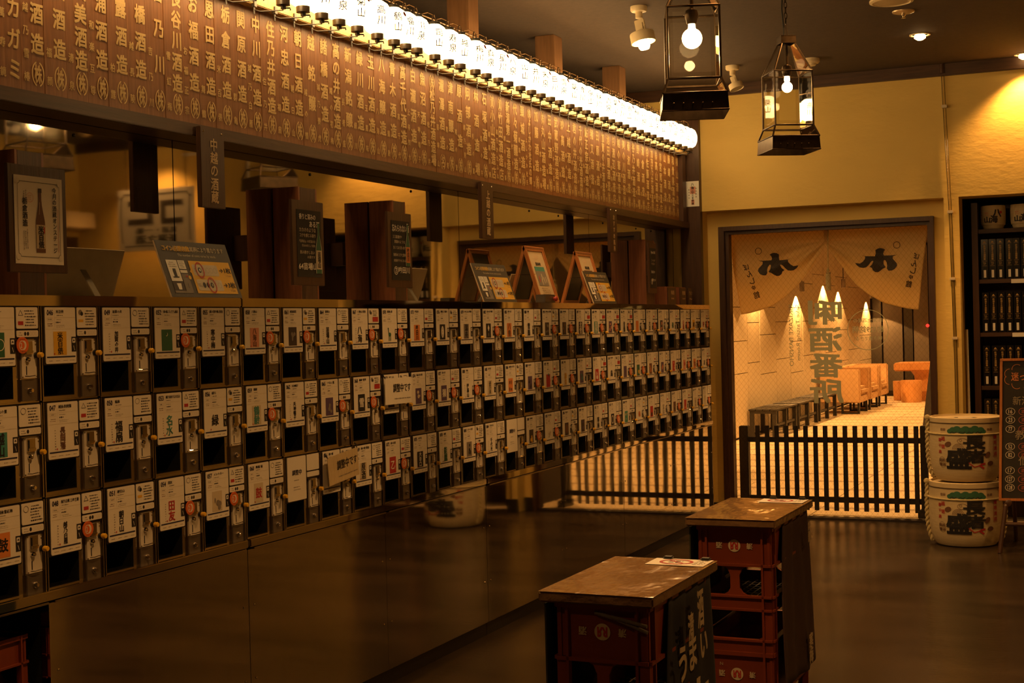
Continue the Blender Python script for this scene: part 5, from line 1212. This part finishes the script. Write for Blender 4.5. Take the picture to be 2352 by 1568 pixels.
# ------------------------------------------------------------------ noren curtains just outside the glass
NY = 10.27
def noren(side, lab):
    sgn = 1 if side == 'L' else -1; xm = .754
    X = lambda x: x if sgn > 0 else 2*.7395-x       # the right curtain mirrors the left about the middle of the door
    low = [(.106, 1.470), (.170, 1.478), (.250, 1.497), (.341, 1.524), (.440, 1.585), (.520, 1.652), (.590, 1.735), (.650, 1.823), (.705, 1.905), (.751, 1.975)]
    def lerp(P, s_):
        k = s_*(len(P)-1); i = min(int(k), len(P)-2); q = k-i
        return P[i][0]+(P[i+1][0]-P[i][0])*q, P[i][1]+(P[i+1][1]-P[i][1])*q
    def depth(x, z):     # swags hanging between the outer corner and the gather point
        gx, gz = .756, 1.985; dx, dz = gx-x, gz-z
        r = math.hypot(dx, dz*1.15); a = math.atan2(dz, dx)
        fade = max(0., min(1., (2.06-z)/.2))
        return -(.010*math.sin(a*13+r*4.5)*min(1, r/.15)+.008*math.sin(a*23-r*7+1)*min(1, r/.2)*(1-min(1, r/.75)*.6)+.012*math.sin(r*11+a*2))*fade*max(0., 1-max(0, r-.55)*1.2)-.004*math.sin(x*17)
    n, m = 64, 44; vs = []; fs = []
    for i in range(n+1):
        s_ = i/n; lx, lz = lerp(low, s_); tx = .026+(.756-.026)*s_; tz = 2.066
        for j in range(m+1):
            q = j/m; x = tx+(lx-tx)*q; z = tz+(lz-tz)*q
            if s_ < .3: x += 0
            vs.append((X(x), NY+depth(x, z), z))
    for i in range(n):
        for j in range(m): fs.append((i*(m+1)+j, i*(m+1)+j+1, (i+1)*(m+1)+j+1, (i+1)*(m+1)+j))
    t = thing('noren_curtain', lab, 'curtain', (X(.4), NY, 2.07), 'noren curtains on the door')
    cl = part('cloth', MB().add(vs, fs), noren_m, t, True); md = cl.modifiers.new('thick', 'SOLIDIFY'); md.thickness = .0012; md.offset = 0
    logo = [(725,510),(760,490),(800,482),(845,490),(883,512),(878,560),(890,612),(1040,605),(1105,583),(1040,612),(1045,650),(1080,690),(1130,720),(1210,708),(1180,750),(1130,785),(1080,793),(1030,785),(985,745),(950,700),(920,683),(910,695),(930,740),(975,780),(940,800),(925,840),(890,868),(845,873),(800,850),(760,820),(715,800),(745,750),(750,700),(742,680),(725,680),(700,720),(690,770),(695,820),(670,855),(620,855),(570,830),(535,780),(540,740),(575,700),(605,665),(605,625),(530,600),(600,607),(750,605),(762,575),(750,535)]
    k = .000436; b = MB(); f2 = Fr((0, 0, 0), (1, 0, 0), (0, 1, 0), (0, 0, 1))
    cx, cz = .385, 1.825
    b.poly(f2, [(cx+(x-860)*k, cz-(y-685)*k) for x, y in logo], 0, None, ik('d')); b.ring(f2, cx-.140, cz+.105, .025, .004, 0, ik('d'), 22)
    if side == 'L':
        for q, (ch, px, pz, h) in enumerate((('ぽ', .155, 1.815, .045), ('ん', .180, 1.765, .045), ('し', .197, 1.712, .042), ('ゅ', .207, 1.663, .030), ('館', .226, 1.610, .050))): b.text(f2, ch, px, pz, h=h, w=h*.86, mi=ik('d'), mirror=True, bold=.03, rot=.22)
    else:
        for q, (ch, px, pz, h) in enumerate((('ぽ', .110, 1.845, .042), ('ん', .125, 1.795, .045), ('し', .135, 1.745, .042), ('ゅ', .150, 1.700, .030), ('館', .165, 1.652, .046))): b.text(f2, ch, px, pz, h=h, w=h*.86, mi=ik('d'), mirror=False, bold=.03, rot=.25)
    b.bend(lambda x, z, d: (x, z, 0), .02, 0).bend(lambda x, z, d: (X(x), NY+depth(x, z)-.0035, z), .02, 1)
    part('noren_print', b, INKS, cl)
noren('L', 'left half of the cream noren curtain gathered at the middle of the door')
noren('R', 'right half of the cream noren curtain gathered at the middle of the door')
struct('trim_4', MB().tube([(.0, NY, 2.085), (1.512, NY, 2.085)], .010, 8), dark_w)
t = thing('tassel', 'cream tassel hanging on a cord between the two curtain halves', 'tassel', (.757, 10.235, 1.7))
part('cord', MB().tube([(.765, 10.235, 2.07), (.760, 10.235, 1.95), (.7575, 10.235, 1.745)], .0045, 6), rope_m, t, True)
part('knot', MB().lathe([(.003, .018), (.011, .010), (.012, 0), (.006, -.008), (.014, -.016)], 12, (.757, 10.235, 1.765)), rope_m, t, True)
part('fringe', MB().lathe([(.014, .0), (.019, -.006), (.019, -.02), (.0195, -.12), (.004, -.121)], 16, (.757, 10.235, 1.745)), M('tassel_thread', (.66, .56, .32), .8, bump=.002, bscale=200, stretch=(1, 1, .02)), t, True)

# ------------------------------------------------------------------ low picket fence outside the glass
t = thing('picket_fence', 'low black picket fence standing just outside the glass door', 'fence', (.7, 10.4, 0)); fy = 10.39
fk = M('fence_black', (.022, .016, .012), .55, var=.2)
part('post', MB().box(.045, .112, fy-.03, fy+.04, 0, .642), fk, t, bevel=.004); part('post', MB().box(1.352, 1.40, fy-.03, fy+.03, 0, .648), fk, t, bevel=.003); part('foot', MB().box(1.335, 1.41, fy-.09, fy+.10, 0, .05), fk, t, bevel=.004)
part('rail', MB().box(.112, 1.352, fy-.004, fy+.018, .521, .560), fk, t, bevel=.002); part('rail', MB().box(.112, 1.352, fy-.004, fy+.018, .087, .127), fk, t, bevel=.002)
pm = MB().box(-.0165, .0165, -.012, 0, .028, .645).mesh('picket', fk, bevel=.0015)
for i in range(17):
    o = link('picket', pm, t); o.location = Vector((.1815+.07135*i, fy-.0045, 0))-ORG[t.name]

# ------------------------------------------------------------------ corridor furniture
def bench(y0, y1, lab):
    x0, x1 = -1.615, -1.255; t = thing('slatted_bench', lab, 'bench', ((x0+x1)/2, (y0+y1)/2, 0), 'black slatted benches'); n = 4
    for i in range(n):
        a = x0+(x1-x0)*i/n; part('slat', MB().box(a+.004, a+(x1-x0)/n-.004, y0, y1, .315, .335), slate_w, t, bevel=.002)
    for y in (y0+.03, (y0+y1)/2, y1-.03):
        for x in (x0+.04, x1-.04): part('leg', MB().box(x-.025, x+.025, y-.022, y+.022, 0, .280), slate_w, t)
        part('cross_rail', MB().box(x0+.015, x1-.015, y-.018, y+.018, .281, .3145), slate_w, t)
    part('stretcher', MB().box(x1-.05, x1-.03, y0+.05, y1-.05, .12, .15), slate_w, t)
bench(17.16, 18.33, 'black slatted bench outside, nearest the door'); bench(18.45, 19.68, 'black slatted bench outside, middle of three'); bench(19.80, 21.02, 'black slatted bench outside, touching the armchairs')
def armchair(y0, lab):
    x0, x1, y1 = -1.58, -.99, y0+.80
    t = thing('leather_armchair', lab, 'armchair', ((x0+x1)/2, (y0+y1)/2, 0), 'boxy tan armchairs')
    part('back', MB().box(x0, x0+.16, y0+.09, y1-.09, .17, .665), leather, t, bevel=.02)
    for a in (y0, y1-.085): part('arm_panel', MB().box(x0, x1, a, a+.085, .165, .665), leather, t, True, bevel=.015)
    part('seat_box', MB().box(x0+.16, x1-.01, y0+.086, y1-.086, .165, .26), leather, t, bevel=.01)
    part('seat_cushion', MB().box(x0+.165, x1+.01, y0+.092, y1-.092, .262, .40), leather, t, True, bevel=.045)
    b = MB()
    for yy in (.28, .42, .56):
        for z in (.48, .58): b.lathe([(.012, 0), (.008, .005), (.001, .006)], 8, fr=Fr((x0+.160, y0+yy-.02, z), (0, 1, 0), (0, 0, 1), (1, 0, 0)))
    o = part('back_buttons', b, M('leather_button', (.40, .23, .10), .4), t); o['kind'] = 'stuff'
    for a in (y0+.05, y1-.09):
        b = MB()
        for q in ((x0+.30, x1-.02, 0, .02), (x0+.30, x0+.33, .02, .165), (x1-.05, x1-.02, .02, .165)): b.box(q[0], q[1], a, a+.04, q[2], q[3])
        part('sled_leg', b, black, t)
armchair(21.36, 'tan leather armchair nearest the benches'); armchair(22.30, 'middle tan leather armchair outside'); armchair(23.22, 'farthest tan leather armchair outside')
t = thing('slab_table', 'orange brown wooden slab table on a trunk, cut off by the door frame', 'table', (-.5, 25.0, 0))
part('table_top', MB().rrect(FU(-.45, 25.05, 0), -.56, .75, -.45, .45, .12, .51, .645), stump_w, t, bevel=.02); part('trunk', MB().lathe([(.30, 0), (.27, .2), (.30, .42), (.36, .51)], 22, (-.42, 25.05, 0)), stump_w, t, True)
for x, y, r, h, lab in ((-.685, 24.45, .172, .365, 'round wooden stump stool in front of the slab table'), (-.965, 25.0, .10, .33, 'smaller wooden stump stool left of the slab table')):
    solo('stump_stool', MB().lathe([(r*.96, 0), (r, h*.5), (r*1.02, h-.01), (r*.98, h), (.001, h)], 22, (x, y, 0)), stump_w, lab, 'stool', (x, y, 0), 'stump stools', True)
t = thing('sandwich_board', 'black folding sandwich board outside, half hidden by the right door frame', 'sign', (.78, 17.7, 0))
for sg in (-1, 1):
    n_ = Vector((0, sg*math.cos(.22), math.sin(.22))); v = Vector((0, -sg*math.sin(.22), math.cos(.22)))
    part('panel', MB().poly(Fr((.78, 17.7+sg*.2, .0), (1, 0, 0), v, n_), [(-.38, 0), (.38, 0), (.30, .95), (-.28, .95)], -.02, 0), fk, t)
solo('indicator_lamp', MB().lathe([(.03, 0), (.03, .01), (.024, .03), (.005, .036)], 14, fr=FB(-.635, 26.28, 1.26)), red_glow, 'small red indicator light glowing in the dark end of the corridor', 'light', (-.635, 26.28, 1.26))

# ------------------------------------------------------------------ things seen only in the mirror
t = thing('hanging_shop_board', 'white notched shop board hanging on chains, seen in the mirror at left', 'sign board', (4.15, 9.75, 2.4)); f = FB(4.15, 9.75, 2.40)
bo = part('board', MB().fbox(f, -.38, .38, -.26, .26, -.03, 0), white_m, t, bevel=.003); b = MB()
b.frame_lines(f, -.345, .345, -.225, .225, .010, .001, ik('k'))
for sx in (-1, 1): b.disc(f, sx*.345, .225, .035, .0016, None, ik('w'), 14); b.disc(f, sx*.345, -.225, .035, .0016, None, ik('w'), 14); b.ring(f, sx*.345, .225, .035, .009, .0022, ik('k'), 12, a0=PI if sx > 0 else -PI/2, a1=1.5*PI if sx > 0 else 0)
for sx in (-1, 1):
    x0 = sx*.16
    b.rect(f, x0-.12, x0+.12, .115, .16, .001, ik('d')); b.rect(f, x0-.12, x0+.12, -.04, .005, .001, ik('d')); b.rect(f, x0-.12*1, x0-.07, .005, .115, .001, ik('d')) if sx > 0 else b.rect(f, x0+.07, x0+.12, .005, .115, .001, ik('d'))
b.text(f, '銘酒・一番', 0, -.09, w=.42, h=.05, d=.001, mi=ik('k'), bold=.04); b.text(f, '新潟之酒', 0, -.165, w=.42, h=.07, d=.001, mi=ik('k'), bold=.05)
part('board_print', b, INKS, bo)
b = MB()
for sx in (-1, 1): b.tube([f(sx*.30, .26, -.015), f(sx*.30, .70, -.015)], .004, 6)
part('chains', b, black, t)
solo('wall_box', MB().box(4.93, 5.148, 9.55, 9.93, 2.36, 2.50), lamp_white, 'beige box high on the right wall, seen in the mirror', 'wall box', (5.04, 9.74, 2.36), bevel=.01)
d2 = struct('door_2', MB().box(5.10, 5.16, 9.0, 9.90, 0, 2.30), dark_w)
t = thing('white_conduit', 'white pipe bent along the yellow wall, seen in the mirror', 'conduit', (3.35, 9.965, 2.9))
part('pipe', MB().tube([(4.0, 9.962, 2.955), (3.40, 9.962, 2.945), (3.35, 9.962, 2.92), (3.35, 9.962, 2.24)], .014, 8), white_m, t, True)

bpy.data.scenes.remove(TS)
